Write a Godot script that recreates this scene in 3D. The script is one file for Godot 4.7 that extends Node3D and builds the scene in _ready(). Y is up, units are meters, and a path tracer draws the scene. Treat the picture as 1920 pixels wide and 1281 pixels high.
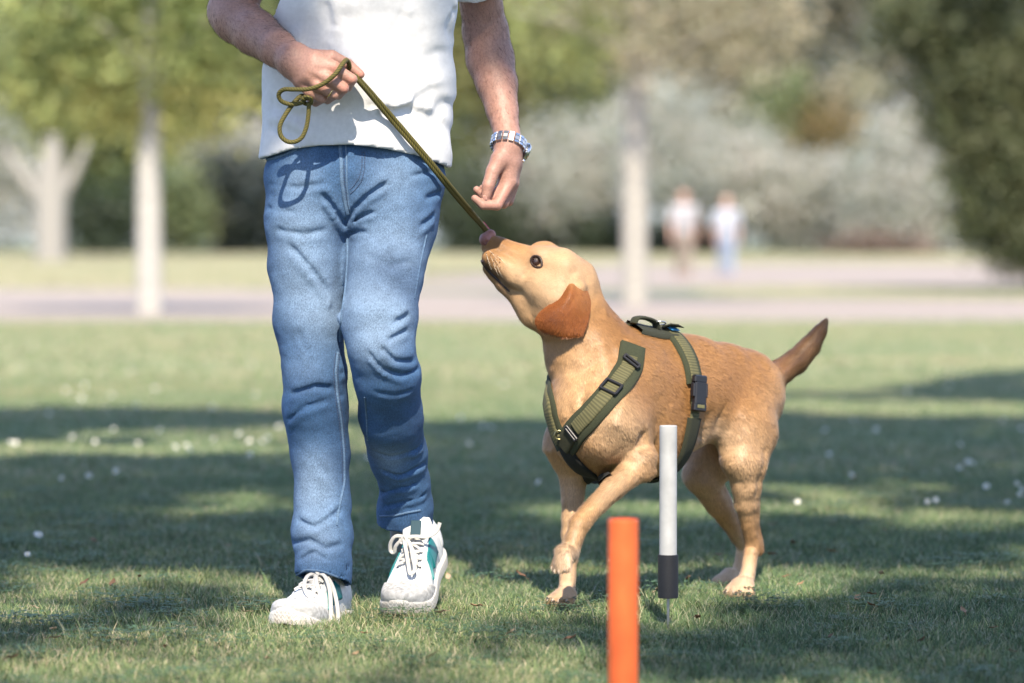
extends Node3D

# ---------------------------------------------------------------- small helpers

const EYE := Vector3(0.0, 0.763, 7.0)
const FOCAL := 6650.0          # focal length in pixels of a 1920 x 1281 frame
const TILT := 0.0294           # the camera looks this many radians below the horizon

var rng := RandomNumberGenerator.new()
var taken := {}

func look(px: float, py: float) -> Vector3:
	var dy := (640.5 - py) / FOCAL
	return Vector3((px - 960.0) / FOCAL, dy * cos(TILT) - sin(TILT), -cos(TILT) - dy * sin(TILT))

# the point at depth z that a measured spot of the photograph stands for
func spot(px: float, py: float, z: float) -> Vector3:
	var r := look(px, py)
	return EYE + r * ((z - EYE.z) / r.z)

# the point of the lawn under a measured spot
func lawn_spot(px: float, py: float) -> Vector3:
	var r := look(px, py)
	return EYE + r * (-EYE.y / r.y)

func numbered(called: String) -> String:
	var n: int = taken.get(called, 0)
	taken[called] = n + 1
	return called if n == 0 else "%s_%03d" % [called, n]

func tag(o: Node3D, label: String, category: String, group := "", kind := "") -> Node3D:
	if label: o.set_meta("label", label)
	if category: o.set_meta("category", category)
	if group: o.set_meta("group", group)
	if kind: o.set_meta("kind", kind)
	return o

func thing(called: String, label: String, category: String, at := Vector3.ZERO, group := "") -> Node3D:
	var o := Node3D.new()
	o.name = numbered(called)
	o.position = at
	add_child(o)
	tag(o, label, category, group)
	return o

func put(called: String, mesh: Mesh, m: Material, parent: Node3D = self) -> MeshInstance3D:
	var o := MeshInstance3D.new()
	o.name = numbered(called) if parent == self else called
	o.mesh = mesh
	o.material_override = m
	parent.add_child(o, true)
	return o

func lin(r: float, g: float, b: float) -> Color:      # a linear colour for vertices
	return Color(r, g, b)

func srgb(r: float, g: float, b: float) -> Color:     # a linear base colour for albedo_color
	return Color(r, g, b).linear_to_srgb()

func mat(base: Color, rough := 0.8, metal := 0.0, vertex := false) -> StandardMaterial3D:
	var m := StandardMaterial3D.new()
	m.albedo_color = base.linear_to_srgb()
	m.roughness = rough
	m.metallic = metal
	m.vertex_color_use_as_albedo = vertex
	return m

func triplanar(m: StandardMaterial3D, scale: float, albedo: Texture2D, height: Texture2D = null, relief := 0.1) -> StandardMaterial3D:
	m.uv1_triplanar = true
	m.uv1_world_triplanar = true
	m.uv1_scale = Vector3.ONE * scale
	if albedo: m.albedo_texture = albedo
	if height:
		m.heightmap_enabled = true
		m.heightmap_texture = height
		m.heightmap_scale = relief
	return m

func noise(freq: float, octaves := 3, sd := 1, kind := FastNoiseLite.TYPE_SIMPLEX_SMOOTH) -> FastNoiseLite:
	var n := FastNoiseLite.new()
	n.noise_type = kind
	n.frequency = freq
	n.fractal_octaves = octaves
	n.seed = sd
	return n

# a grey picture whose values run from lo to hi
func grain(size: int, freq: float, octaves: int, lo: float, hi: float, sd := 1, stretch := 1.0) -> ImageTexture:
	var n := noise(freq, octaves, sd)
	var im := n.get_seamless_image(size, size)
	if stretch != 1.0:
		im.resize(size, int(size / stretch), Image.INTERPOLATE_CUBIC)
		var tall := Image.create(size, size, false, im.get_format())
		for k in int(stretch):
			tall.blit_rect(im, Rect2i(0, 0, size, im.get_height()), Vector2i(0, k * im.get_height()))
		im = tall
	im.convert(Image.FORMAT_L8)
	var data := im.get_data()
	for k in data.size():
		data[k] = int(255.0 * (lo + (hi - lo) * data[k] / 255.0))
	return ImageTexture.create_from_image(Image.create_from_data(size, size, false, Image.FORMAT_L8, data))

func smooth_curve(pts: Array, per := 8) -> PackedVector3Array:
	var out := PackedVector3Array()
	for i in pts.size() - 1:
		var a: Vector3 = pts[maxi(i - 1, 0)]
		var b: Vector3 = pts[i]
		var c: Vector3 = pts[i + 1]
		var d: Vector3 = pts[mini(i + 2, pts.size() - 1)]
		for k in per:
			out.append(b.cubic_interpolate(c, a, d, float(k) / per))
	out.append(pts[-1])
	return out

class Soup:
	var v := PackedVector3Array()
	var n := PackedVector3Array()
	var c := PackedColorArray()
	var u := PackedVector2Array()
	var ix := PackedInt32Array()

	func vert(p: Vector3, normal := Vector3.UP, color := Color.WHITE, uv := Vector2.ZERO) -> int:
		v.append(p)
		n.append(normal)
		c.append(color)
		u.append(uv)
		return v.size() - 1

	func tri(a: int, b: int, d: int) -> void:
		ix.append(a)
		ix.append(b)
		ix.append(d)

	func quad(a: int, b: int, d: int, e: int) -> void:
		tri(a, b, d)
		tri(a, d, e)

	# normals from the faces, shared at shared vertices
	func smooth() -> void:
		n.fill(Vector3.ZERO)
		for k in range(0, ix.size(), 3):
			var f := (v[ix[k + 2]] - v[ix[k]]).cross(v[ix[k + 1]] - v[ix[k]])
			for q in 3:
				n[ix[k + q]] += f
		for k in n.size():
			n[k] = n[k].normalized() if n[k].length_squared() > 0.0 else Vector3.UP

	func mesh() -> ArrayMesh:
		var a := []
		a.resize(Mesh.ARRAY_MAX)
		a[Mesh.ARRAY_VERTEX] = v
		a[Mesh.ARRAY_NORMAL] = n
		a[Mesh.ARRAY_COLOR] = c
		a[Mesh.ARRAY_TEX_UV] = u
		a[Mesh.ARRAY_INDEX] = ix
		var m := ArrayMesh.new()
		m.add_surface_from_arrays(Mesh.PRIMITIVE_TRIANGLES, a)
		return m

	func flat_quad(a: Vector3, b: Vector3, d: Vector3, e: Vector3, color := Color.WHITE) -> void:
		var f := (e - a).cross(b - a).normalized()
		quad(vert(a, f, color), vert(b, f, color), vert(d, f, color), vert(e, f, color))

	# a chamfered box: centre, half sizes along the three axes of a basis
	func box(at: Vector3, b: Basis, h: Vector3, ch := 0.0, color := Color.WHITE) -> void:
		var axes := [b.x, b.y, b.z]
		var hs := [h.x, h.y, h.z]
		for a in 3:
			var p := (a + 1) % 3
			var q := (a + 2) % 3
			for s: float in [-1.0, 1.0]:
				var o: Vector3 = at + axes[a] * hs[a] * s
				var e: Vector3 = axes[p] * (hs[p] - ch)
				var g: Vector3 = axes[q] * (hs[q] - ch)
				if s > 0: flat_quad(o - e - g, o - e + g, o + e + g, o + e - g, color)
				else: flat_quad(o - e - g, o + e - g, o + e + g, o - e + g, color)
		if ch <= 0.0:
			return
		for a in 3:
			var p := (a + 1) % 3
			var q := (a + 2) % 3
			for s: float in [-1.0, 1.0]:
				for t: float in [-1.0, 1.0]:
					var l: Vector3 = axes[a] * (hs[a] - ch)
					var m1: Vector3 = at + axes[p] * hs[p] * s + axes[q] * (hs[q] - ch) * t
					var m2: Vector3 = at + axes[p] * (hs[p] - ch) * s + axes[q] * hs[q] * t
					if s * t > 0: flat_quad(m1 - l, m2 - l, m2 + l, m1 + l, color)
					else: flat_quad(m1 - l, m1 + l, m2 + l, m2 - l, color)

	# a tube along points, radius from a list or one number; flat squeezes it along «thin»
	func tube(pts: PackedVector3Array, radii: Variant, sides := 8, color: Variant = Color.WHITE, flat := 1.0, thin := Vector3.ZERO, caps := true) -> void:
		var up := Vector3.UP
		var first := v.size()
		var total := 0.0
		for i in pts.size():
			if i > 0: total += pts[i].distance_to(pts[i - 1])
			var t := (pts[mini(i + 1, pts.size() - 1)] - pts[maxi(i - 1, 0)]).normalized()
			if i == 0:
				up = Vector3.UP if absf(t.y) < 0.9 else Vector3.RIGHT
			if thin != Vector3.ZERO: up = thin
			up = (up - t * up.dot(t)).normalized()
			var side := t.cross(up)
			var r: float = radii if radii is float else radii[i]
			for k in sides + 1:
				var w := TAU * k / sides
				var d := up * cos(w) * flat + side * sin(w)
				var nn := (up * cos(w) / flat + side * sin(w)).normalized()
				var col: Color = color if color is Color else color.call(i, k, total)
				vert(pts[i] + d * r, nn, col, Vector2(float(k) / sides, total))
		for i in pts.size() - 1:
			for k in sides:
				var a := first + i * (sides + 1) + k
				quad(a, a + sides + 1, a + sides + 2, a + 1)
		if caps:
			for e: int in [0, pts.size() - 1]:
				var t := (pts[1] - pts[0]) if e == 0 else (pts[e - 1] - pts[e])
				var col: Color = c[first + e * (sides + 1)]
				var m := vert(pts[e], -t.normalized(), col)
				for k in sides:
					var a := first + e * (sides + 1) + k
					var p := vert(v[a], -t.normalized(), col)
					var q := vert(v[a + 1], -t.normalized(), col)
					if e == 0: tri(m, p, q)
					else: tri(m, q, p)

	# a lathed shape round the y axis of a basis: [radius, height] pairs
	func lathe(at: Vector3, b: Basis, profile: Array, sides := 24, color := Color.WHITE) -> void:
		for i in profile.size() - 1:
			var p: Vector2 = profile[i]
			var q: Vector2 = profile[i + 1]
			var slope := Vector2(q.y - p.y, p.x - q.x).normalized()
			for k in sides:
				var w0 := TAU * k / sides
				var w1 := TAU * (k + 1) / sides
				var d0 := b.x * cos(w0) + b.z * sin(w0)
				var d1 := b.x * cos(w1) + b.z * sin(w1)
				var a0 := vert(at + d0 * p.x + b.y * p.y, d0 * slope.x + b.y * slope.y, color)
				var a1 := vert(at + d1 * p.x + b.y * p.y, d1 * slope.x + b.y * slope.y, color)
				var a2 := vert(at + d1 * q.x + b.y * q.y, d1 * slope.x + b.y * slope.y, color)
				var a3 := vert(at + d0 * q.x + b.y * q.y, d0 * slope.x + b.y * slope.y, color)
				quad(a0, a1, a2, a3)

# ---------------------------------------------------------------- bodies as one continuous surface

class Field:
	var a := PackedVector3Array()
	var ba := PackedVector3Array()
	var il := PackedFloat32Array()
	var r := PackedFloat32Array()
	var dr := PackedFloat32Array()
	var kk := PackedFloat32Array()
	var n := PackedVector3Array()
	var s := PackedFloat32Array()
	var type := PackedInt32Array()
	var buckets := {}
	var hem := PackedVector2Array()      # x, y: cloth ends below this height
	var rough: FastNoiseLite
	var rough_amp := 0.0
	var rough_stretch := Vector3.ONE
	const SIDE := 0.05

	# type 0 adds, 1 takes away, 2 presses a groove (kk deep, r wide), 3 cuts at a plane (n) within r
	func add(p: Vector3, q: Vector3, r0: float, r1: float, k := 0.03, axis := Vector3.ZERO, squeeze := 1.0, t := 0) -> void:
		var d := q - p
		if t == 0 or t == 1:
			d += axis * (d.dot(axis) * (squeeze - 1.0))
		a.append(p)
		ba.append(d)
		il.append(1.0 / maxf(d.length_squared(), 1e-9))
		r.append(r0)
		dr.append(r1 - r0)
		kk.append(k)
		n.append(axis)
		s.append(squeeze)
		type.append(t)

	func groove(pts: Array, deep: float, wide: float) -> void:
		for i in pts.size() - 1:
			add(pts[i], pts[i + 1], wide, wide, deep, Vector3.ZERO, 1.0, 2)

	func near(key: Vector3i) -> PackedInt32Array:
		var mid := (Vector3(key) + Vector3.ONE * 0.5) * SIDE
		var out := PackedInt32Array()
		for i in a.size():
			if type[i] == 3:
				out.append(i)
				continue
			var rel := mid - a[i]
			var d := ba[i]
			if s[i] != 1.0:
				rel += n[i] * (rel.dot(n[i]) * (s[i] - 1.0))
			var h := clampf(rel.dot(d) * il[i], 0.0, 1.0)
			var e := (rel - d * h).length() - (r[i] + dr[i] * h if type[i] != 2 else r[i] * 2.2)
			var reach := SIDE * 0.87 * maxf(1.0, s[i])
			if e < reach + (kk[i] + 0.012 if type[i] < 2 else 0.0):
				out.append(i)
		return out

	func at(p: Vector3) -> float:
		var key := Vector3i((p / SIDE).floor())
		var list: PackedInt32Array
		if buckets.has(key):
			list = buckets[key]
		else:
			list = near(key)
			buckets[key] = list
		var d := 0.06
		var dent := 0.0
		for i in list:
			var rel := p - a[i]
			var t := type[i]
			if t == 3:
				if rel.length_squared() < r[i] * r[i]:
					d = maxf(d, rel.dot(n[i]))
				continue
			if s[i] != 1.0:
				rel += n[i] * (rel.dot(n[i]) * (s[i] - 1.0))
			var h := clampf(rel.dot(ba[i]) * il[i], 0.0, 1.0)
			var e := (rel - ba[i] * h).length()
			if t == 2:
				e /= r[i]
				if e < 2.2:
					dent += kk[i] * exp(-e * e * 1.4) * minf(1.0, 4.0 * minf(h, 1.0 - h) + 0.35)
				continue
			e -= r[i] + dr[i] * h
			var k := kk[i]
			if t == 0:
				var m := maxf(k - absf(d - e), 0.0)
				d = minf(d, e) - (m * m / k * 0.25 if k > 0.0 else 0.0)
			else:
				e = -e
				var m := maxf(k - absf(d - e), 0.0)
				d = maxf(d, e) + (m * m / k * 0.25 if k > 0.0 else 0.0)
		d += dent
		if rough_amp > 0.0 and absf(d) < 0.03:
			d += rough_amp * rough.get_noise_3dv(p * rough_stretch)
		if hem.size():
			var y := hem[0].y
			for i in hem.size() - 1:
				if p.x >= hem[i].x:
					y = lerpf(hem[i].y, hem[i + 1].y, clampf((p.x - hem[i].x) / (hem[i + 1].x - hem[i].x), 0.0, 1.0))
			if p.y < y + 0.05:
				d = maxf(d, -(d + 0.012))
			d = maxf(d, y - p.y)
		return d

	func slope(p: Vector3) -> Vector3:
		const E := 0.003
		return Vector3(at(p + Vector3(E, 0, 0)) - at(p - Vector3(E, 0, 0)), at(p + Vector3(0, E, 0)) - at(p - Vector3(0, E, 0)), at(p + Vector3(0, 0, E)) - at(p - Vector3(0, 0, E))).normalized()

	# first surface point from «from» along «dir»
	func march(from: Vector3, dir: Vector3, most: float, least := 0.0) -> Vector3:
		var t := least
		while t < most:
			var d := at(from + dir * t)
			if d < 0.0006:
				break
			t += clampf(d * 0.7, 0.0008, 0.03)
		return from + dir * t

	# last surface point going out from inside
	func outward(from: Vector3, dir: Vector3, most: float) -> Vector3:
		return march(from + dir * most, -dir, most)

	func surface(cell: float) -> Soup:
		var vals := {}
		var cells := {}
		var stack := PackedInt64Array()
		var out := Soup.new()
		const H := 2048
		var offs: Array[int] = [0, 1, 1 << 12, 1 + (1 << 12), 1 << 24, 1 + (1 << 24), (1 << 12) + (1 << 24), 1 + (1 << 12) + (1 << 24)]
		for i in a.size():
			if type[i] != 0:
				continue
			for way in [Vector3(1, 0, 0), Vector3(0, 0, 1), Vector3(0, 0, -1)]:
				var p := a[i]
				var steps := 0
				while at(p) < 0.0 and steps < 400:
					p += way * cell
					steps += 1
				if steps == 0 or steps == 400:
					continue
				for back in [0, 1]:
					var q: Vector3 = (p - way * cell * back) / cell
					stack.append((int(floor(q.x)) + H) | ((int(floor(q.y)) + H) << 12) | ((int(floor(q.z)) + H) << 24))
		var cv := PackedFloat32Array()
		cv.resize(8)
		var edges: Array[int] = [0, 1, 2, 3, 4, 5, 6, 7, 0, 2, 1, 3, 4, 6, 5, 7, 0, 4, 1, 5, 2, 6, 3, 7]
		var corner: Array[Vector3] = []
		for q in 8:
			corner.append(Vector3(q & 1, (q >> 1) & 1, (q >> 2) & 1))
		while stack.size():
			var key := stack[stack.size() - 1]
			stack.resize(stack.size() - 1)
			if cells.has(key):
				continue
			var base := Vector3((key & 4095) - H, ((key >> 12) & 4095) - H, ((key >> 24) & 4095) - H)
			var mask := 0
			for q in 8:
				var ck := key + offs[q]
				var f: float
				if vals.has(ck):
					f = vals[ck]
				else:
					f = at((base + corner[q]) * cell)
					vals[ck] = f
				cv[q] = f
				if f < 0.0: mask |= 1 << q
			if mask == 0 or mask == 255:
				cells[key] = -1
				continue
			var sum := Vector3.ZERO
			var count := 0
			for e in range(0, 24, 2):
				var f0 := cv[edges[e]]
				var f1 := cv[edges[e + 1]]
				if (f0 < 0.0) != (f1 < 0.0):
					sum += corner[edges[e]].lerp(corner[edges[e + 1]], f0 / (f0 - f1))
					count += 1
			out.v.append((base + sum / count) * cell)
			cells[key] = (out.v.size() - 1) | (mask << 32)
			for fm in [[0x55, -1], [0xAA, 1], [0x33, -(1 << 12)], [0xCC, 1 << 12], [0x0F, -(1 << 24)], [0xF0, 1 << 24]]:
				var got: int = mask & fm[0]
				if got != 0 and got != fm[0]:
					stack.append(key + fm[1])
		for key in cells:
			var w: int = cells[key]
			if w < 0: continue
			var mask := w >> 32
			var i0 := w & 0xFFFFFFFF
			var inside := (mask & 1) != 0
			for ax in 3:
				var other := (mask >> (1 << ax)) & 1
				if (other != 0) == inside: continue
				var o1: int = offs[1 << ((ax + 1) % 3)]
				var o2: int = offs[1 << ((ax + 2) % 3)]
				var c1: int = cells.get(key - o1, -1)
				var c2: int = cells.get(key - o1 - o2, -1)
				var c3: int = cells.get(key - o2, -1)
				if c1 < 0 or c2 < 0 or c3 < 0: continue
				if inside: out.quad(i0, c3 & 0xFFFFFFFF, c2 & 0xFFFFFFFF, c1 & 0xFFFFFFFF)
				else: out.quad(i0, c1 & 0xFFFFFFFF, c2 & 0xFFFFFFFF, c3 & 0xFFFFFFFF)
		out.n.resize(out.v.size())
		out.c.resize(out.v.size())
		out.u.resize(out.v.size())
		out.c.fill(Color.WHITE)
		out.smooth()
		return out

# bones through measured spots: [px, py, z, radius]
func chain(f: Field, pts: Array, k := 0.03, axis := Vector3.ZERO, squeeze := 1.0) -> void:
	for i in maxi(1, pts.size() - 1):
		var p: Array = pts[i]
		var q: Array = pts[mini(i + 1, pts.size() - 1)]
		f.add(spot(p[0], p[1], p[2]), spot(q[0], q[1], q[2]), p[3], q[3], k if i == 0 else minf(k, 0.22 * p[3]), axis, squeeze)

func spots(pts: Array) -> Array:
	return pts.map(func(p): return spot(p[0], p[1], p[2]))

# where the line of sight through a measured spot meets a body
func on(f: Field, px: float, py: float) -> Vector3:
	return f.march(EYE, look(px, py).normalized(), 9.0, 6.2)

# pigment: [spot, reach, colour, strength] dabs over a base colour
func dye(soup: Soup, base: Color, dabs: Array, speckle: FastNoiseLite = null, amount := 0.0) -> void:
	for i in soup.v.size():
		var p := soup.v[i]
		var sum := Vector3(base.r, base.g, base.b)
		var weight := 1.0
		for d in dabs:
			var at: Vector3 = d[0]
			var q: float = p.distance_squared_to(at) / (d[1] * d[1])
			if q < 6.0:
				var w: float = d[3] * exp(-q)
				var col: Color = d[2]
				sum += Vector3(col.r, col.g, col.b) * w
				weight += w
		sum /= weight
		if speckle:
			sum *= 1.0 + amount * speckle.get_noise_3dv(p)
		soup.c[i] = Color(sum.x, sum.y, sum.z)

func join(into: Soup, more: Soup) -> void:
	var base := into.v.size()
	into.v.append_array(more.v)
	into.n.append_array(more.n)
	into.c.append_array(more.c)
	into.u.append_array(more.u)
	for k in more.ix:
		into.ix.append(k + base)

# ---------------------------------------------------------------- the man

func skin_material() -> StandardMaterial3D:
	var m := mat(Color(1, 1, 1), 0.52, 0.0, true)
	m.subsurf_scatter_enabled = true
	m.subsurf_scatter_strength = 0.06
	return triplanar(m, 9.0, grain(512, 0.035, 4, 0.80, 1.0, 5), grain(512, 0.09, 2, 0.0, 1.0, 6), 0.035)

func arm_fields() -> Array:
	var l := Field.new()      # the arm that holds the leash, on the viewer's left
	chain(l, [[512, -190, -0.16, 0.046], [470, -80, -0.15, 0.046], [436, 22, -0.12, 0.0485], [445, 36, -0.10, 0.0475], [480, 62, -0.05, 0.0445], [520, 91, 0.01, 0.0365], [552, 114, 0.045, 0.0305]], 0.03)
	var k := 0.014
	var wrist := [552, 114, 0.045, 0.029]
	chain(l, [wrist, [590, 116, 0.072, 0.0215], [626, 127, 0.082, 0.0135]], k)
	chain(l, [wrist, [588, 131, 0.076, 0.021], [614, 146, 0.088, 0.0135]], k)
	chain(l, [wrist, [578, 142, 0.072, 0.020], [598, 160, 0.084, 0.0125]], k)
	chain(l, [wrist, [566, 150, 0.060, 0.018], [581, 172, 0.072, 0.0115]], k)
	var f := 0.005
	chain(l, [[626, 128, 0.084, 0.0128], [660, 149, 0.084, 0.0105], [652, 163, 0.050, 0.0095], [632, 160, 0.036, 0.0085]], f)
	chain(l, [[614, 147, 0.090, 0.0125], [644, 166, 0.084, 0.0105], [634, 178, 0.050, 0.0095], [616, 172, 0.040, 0.0085]], f)
	chain(l, [[598, 161, 0.086, 0.0118], [627, 178, 0.078, 0.0098], [614, 187, 0.046, 0.009], [598, 180, 0.038, 0.008]], f)
	chain(l, [[581, 173, 0.074, 0.0105], [604, 186, 0.068, 0.0086], [592, 193, 0.042, 0.008], [580, 184, 0.036, 0.0075]], f)
	chain(l, [[582, 108, 0.040, 0.017], [622, 108, 0.050, 0.0145], [652, 121, 0.046, 0.0115], [676, 140, 0.050, 0.0085]], 0.008)
	l.groove(spots([[636, 144, 0.1], [626, 152, 0.1], [652, 165, 0.095]]), 0.0022, 0.003)
	l.groove(spots([[618, 162, 0.1], [612, 168, 0.1], [634, 181, 0.09]]), 0.0022, 0.003)
	l.groove(spots([[598, 174, 0.09], [610, 184, 0.085]]), 0.002, 0.003)
	for t in [[588, 120, 620, 130], [580, 130, 606, 147], [572, 142, 592, 160]]:      # tendons on the back of the hand
		l.add(spot(t[0], t[1], 0.094), spot(t[2], t[3], 0.1), 0.006, 0.005, -0.0014, Vector3.ZERO, 1.0, 2)

	var r := Field.new()      # the arm that hangs, on the viewer's right
	chain(r, [[866, -225, -0.18, 0.042], [886, -110, -0.17, 0.042], [901, 0, -0.17, 0.0425], [909, 50, -0.16, 0.0465], [918, 102, -0.14, 0.0485], [931, 150, -0.11, 0.0415], [941, 200, -0.08, 0.0325], [950, 245, -0.05, 0.0265], [953, 268, -0.035, 0.0258]], 0.03)
	r.groove(spots([[868, 70, -0.10], [895, 66, -0.10], [915, 58, -0.105]]), 0.003, 0.007)
	r.add(spot(905, 92, -0.125), spot(902, 140, -0.11), 0.02, 0.02, -0.004, Vector3.ZERO, 1.0, 2)
	var k2 := 0.012
	var w2 := [953, 268, -0.035, 0.0255]
	chain(r, [w2, [952, 300, -0.028, 0.0235], [956, 338, -0.02, 0.0135]], k2)
	chain(r, [w2, [957, 302, -0.040, 0.022], [961, 340, -0.036, 0.013]], k2)
	chain(r, [w2, [961, 304, -0.052, 0.019], [963, 338, -0.052, 0.012]], k2)
	chain(r, [[950, 300, -0.03, 0.021], [948, 336, -0.025, 0.0165]], 0.012)
	chain(r, [[943, 350, -0.022, 0.014], [922, 368, -0.012, 0.011]], 0.008)
	chain(r, [[953, 275, -0.03, 0.022], [937, 296, -0.012, 0.0195], [923, 318, 0.0, 0.0142], [914, 346, 0.010, 0.0125], [910, 366, 0.012, 0.0092]], 0.009)
	chain(r, [[956, 338, -0.02, 0.0132], [931, 383, 0.004, 0.0108], [904, 383, 0.016, 0.0094], [888, 370, 0.018, 0.0074]], f)
	chain(r, [[961, 342, -0.038, 0.0125], [944, 380, -0.024, 0.0105], [912, 374, -0.008, 0.0092], [892, 353, 0.0, 0.0075]], f)
	chain(r, [[963, 342, -0.055, 0.0115], [954, 376, -0.046, 0.0098], [924, 368, -0.03, 0.0086], [903, 350, -0.02, 0.0072]], f)
	chain(r, [[963, 336, -0.068, 0.0105], [958, 366, -0.064, 0.0088], [936, 362, -0.05, 0.008], [920, 350, -0.04, 0.007]], f)
	r.groove(spots([[940, 318, 0.012], [929, 335, 0.018], [924, 362, 0.018], [916, 376, 0.02]]), 0.003, 0.0032)
	r.groove(spots([[904, 351, 0.025], [911, 352, 0.028], [922, 356, 0.02]]), 0.0012, 0.0022)
	r.groove(spots([[928, 344, 0.02], [940, 346, 0.008]]), 0.0016, 0.0025)
	for i in r.a.size():      # the arm swings back beside the body
		var back0 := 0.20 * smoothstep(1.50, 1.12, r.a[i].y)
		var back1 := 0.20 * smoothstep(1.50, 1.12, (r.a[i] + r.ba[i]).y)
		r.a[i].z -= back0
		r.ba[i].z -= back1 - back0
		r.il[i] = 1.0 / maxf(r.ba[i].length_squared(), 1e-9)
	return [l, r]

func trunk_field() -> Field:
	var f := Field.new()
	chain(f, [[673, -20, -0.14, 0.085], [673, -150, -0.15, 0.105], [673, -245, -0.16, 0.06], [673, -330, -0.155, 0.055], [673, -385, -0.13, 0.058]], 0.06)
	chain(f, [[512, -190, -0.16, 0.042], [540, -225, -0.16, 0.045], [810, -225, -0.16, 0.045], [862, -222, -0.18, 0.042]], 0.05)
	chain(f, [[673, -20, -0.14, 0.085], [673, 300, -0.14, 0.08]], 0.05)
	chain(f, [[600, 330, -0.13, 0.06], [590, 560, -0.11, 0.05], [594, 720, -0.09, 0.042], [606, 1060, -0.075, 0.032]], 0.05)
	chain(f, [[745, 330, -0.13, 0.06], [722, 560, -0.05, 0.05], [722, 660, -0.02, 0.042], [760, 960, -0.26, 0.032]], 0.05)
	# head: skull, jaw, nose, ears
	chain(f, [[673, -470, -0.155, 0.085], [673, -500, -0.165, 0.088]], 0.04, Vector3.RIGHT, 1.15)
	chain(f, [[673, -440, -0.10, 0.062], [673, -395, -0.085, 0.045]], 0.04, Vector3.RIGHT, 1.05)
	chain(f, [[673, -468, -0.062, 0.012], [673, -440, -0.046, 0.014]], 0.012)
	for e in [-1, 1]:
		chain(f, [[673 + e * 76, -468, -0.155, 0.022], [673 + e * 74, -440, -0.145, 0.012]], 0.008, Vector3.RIGHT, 2.2)
		f.add(spot(673 + e * 30, -470, -0.05), spot(673 + e * 30, -470, -0.05), 0.012, 0.012, 0.012, Vector3.ZERO, 1.0, 1)
		f.add(spot(673 + e * 30, -470, -0.068), spot(673 + e * 30, -470, -0.068), 0.011, 0.011, 0.003)
	f.groove(spots([[650, -418, -0.04], [673, -416, -0.035], [696, -418, -0.04]]), 0.004, 0.004)
	return f

func shirt_field() -> Field:
	var f := Field.new()
	var k := 0.09
	chain(f, [[580, -150, -0.14, 0.100], [588, 0, -0.14, 0.090], [585, 150, -0.14, 0.093], [581, 310, -0.135, 0.104]], k)
	chain(f, [[783, -150, -0.14, 0.095], [771, 0, -0.14, 0.085], [770, 150, -0.14, 0.085], [769, 310, -0.135, 0.084]], k)
	chain(f, [[675, -170, -0.13, 0.125], [680, 0, -0.12, 0.112], [676, 150, -0.115, 0.115], [672, 310, -0.115, 0.113]], k)
	chain(f, [[675, -170, -0.19, 0.11], [680, 310, -0.18, 0.105]], k)
	chain(f, [[530, -225, -0.16, 0.068], [820, -225, -0.16, 0.068]], 0.08)
	chain(f, [[540, -215, -0.16, 0.070], [500, -140, -0.16, 0.072], [472, -30, -0.15, 0.066]], 0.05)
	chain(f, [[835, -215, -0.17, 0.072], [878, -120, -0.235, 0.070], [898, 30, -0.325, 0.060]], 0.04)
	f.add(spot(462, -58, -0.15), spot(462, -58, -0.15), 0.13, 0.13, 0, (spot(455, -30, -0.145) - spot(482, -110, -0.15)).normalized(), 1, 3)
	f.add(spot(897, -24, -0.30), spot(897, -24, -0.30), 0.11, 0.09, 0, (spot(901, 30, -0.325) - spot(888, -60, -0.27)).normalized(), 1, 3)
	var front := 0.0
	for w in [[[870, 40], [815, 95], [760, 150]], [[862, 95], [812, 160], [770, 195], [720, 215]], [[866, 150], [828, 190], [800, 250]], [[860, 215], [815, 222], [760, 205], [715, 212]], [[855, 270], [820, 232], [770, 236]], [[760, 20], [730, 80], [722, 130]], [[520, 60], [560, 110], [590, 180]], [[500, 190], [540, 215], [575, 212]], [[498, 235], [535, 240], [560, 262]], [[610, 0], [618, 60], [600, 100]], [[700, 190], [690, 230], [660, 262]], [[850, 5], [838, 40], [848, 80]]]:
		var p: Array = w.map(func(q): return spot(q[0], q[1], front))
		for i in p.size():
			p[i].z = f.march(Vector3(p[i].x, p[i].y, 0.4), Vector3(0, 0, -1), 1.0).z
		var deep := 0.007
		f.groove(p, deep, 0.014)
		f.groove(p.map(func(q): return q + Vector3(0.014, 0.012, 0)), -deep * 0.8, 0.014)
	f.buckets.clear()
	f.rough = noise(4.6, 3, 21)
	f.rough_amp = 0.0075
	f.rough_stretch = Vector3(1.0, 1.35, 1.0)
	var hem := PackedVector2Array()
	for q in [[440, 302], [482, 297], [512, 290], [545, 280], [600, 273], [660, 272], [720, 279], [780, 291], [820, 305], [870, 326]]:
		var p := spot(q[0], q[1], -0.03)
		hem.append(Vector2(p.x, p.y))
	f.hem = hem
	return f

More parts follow.
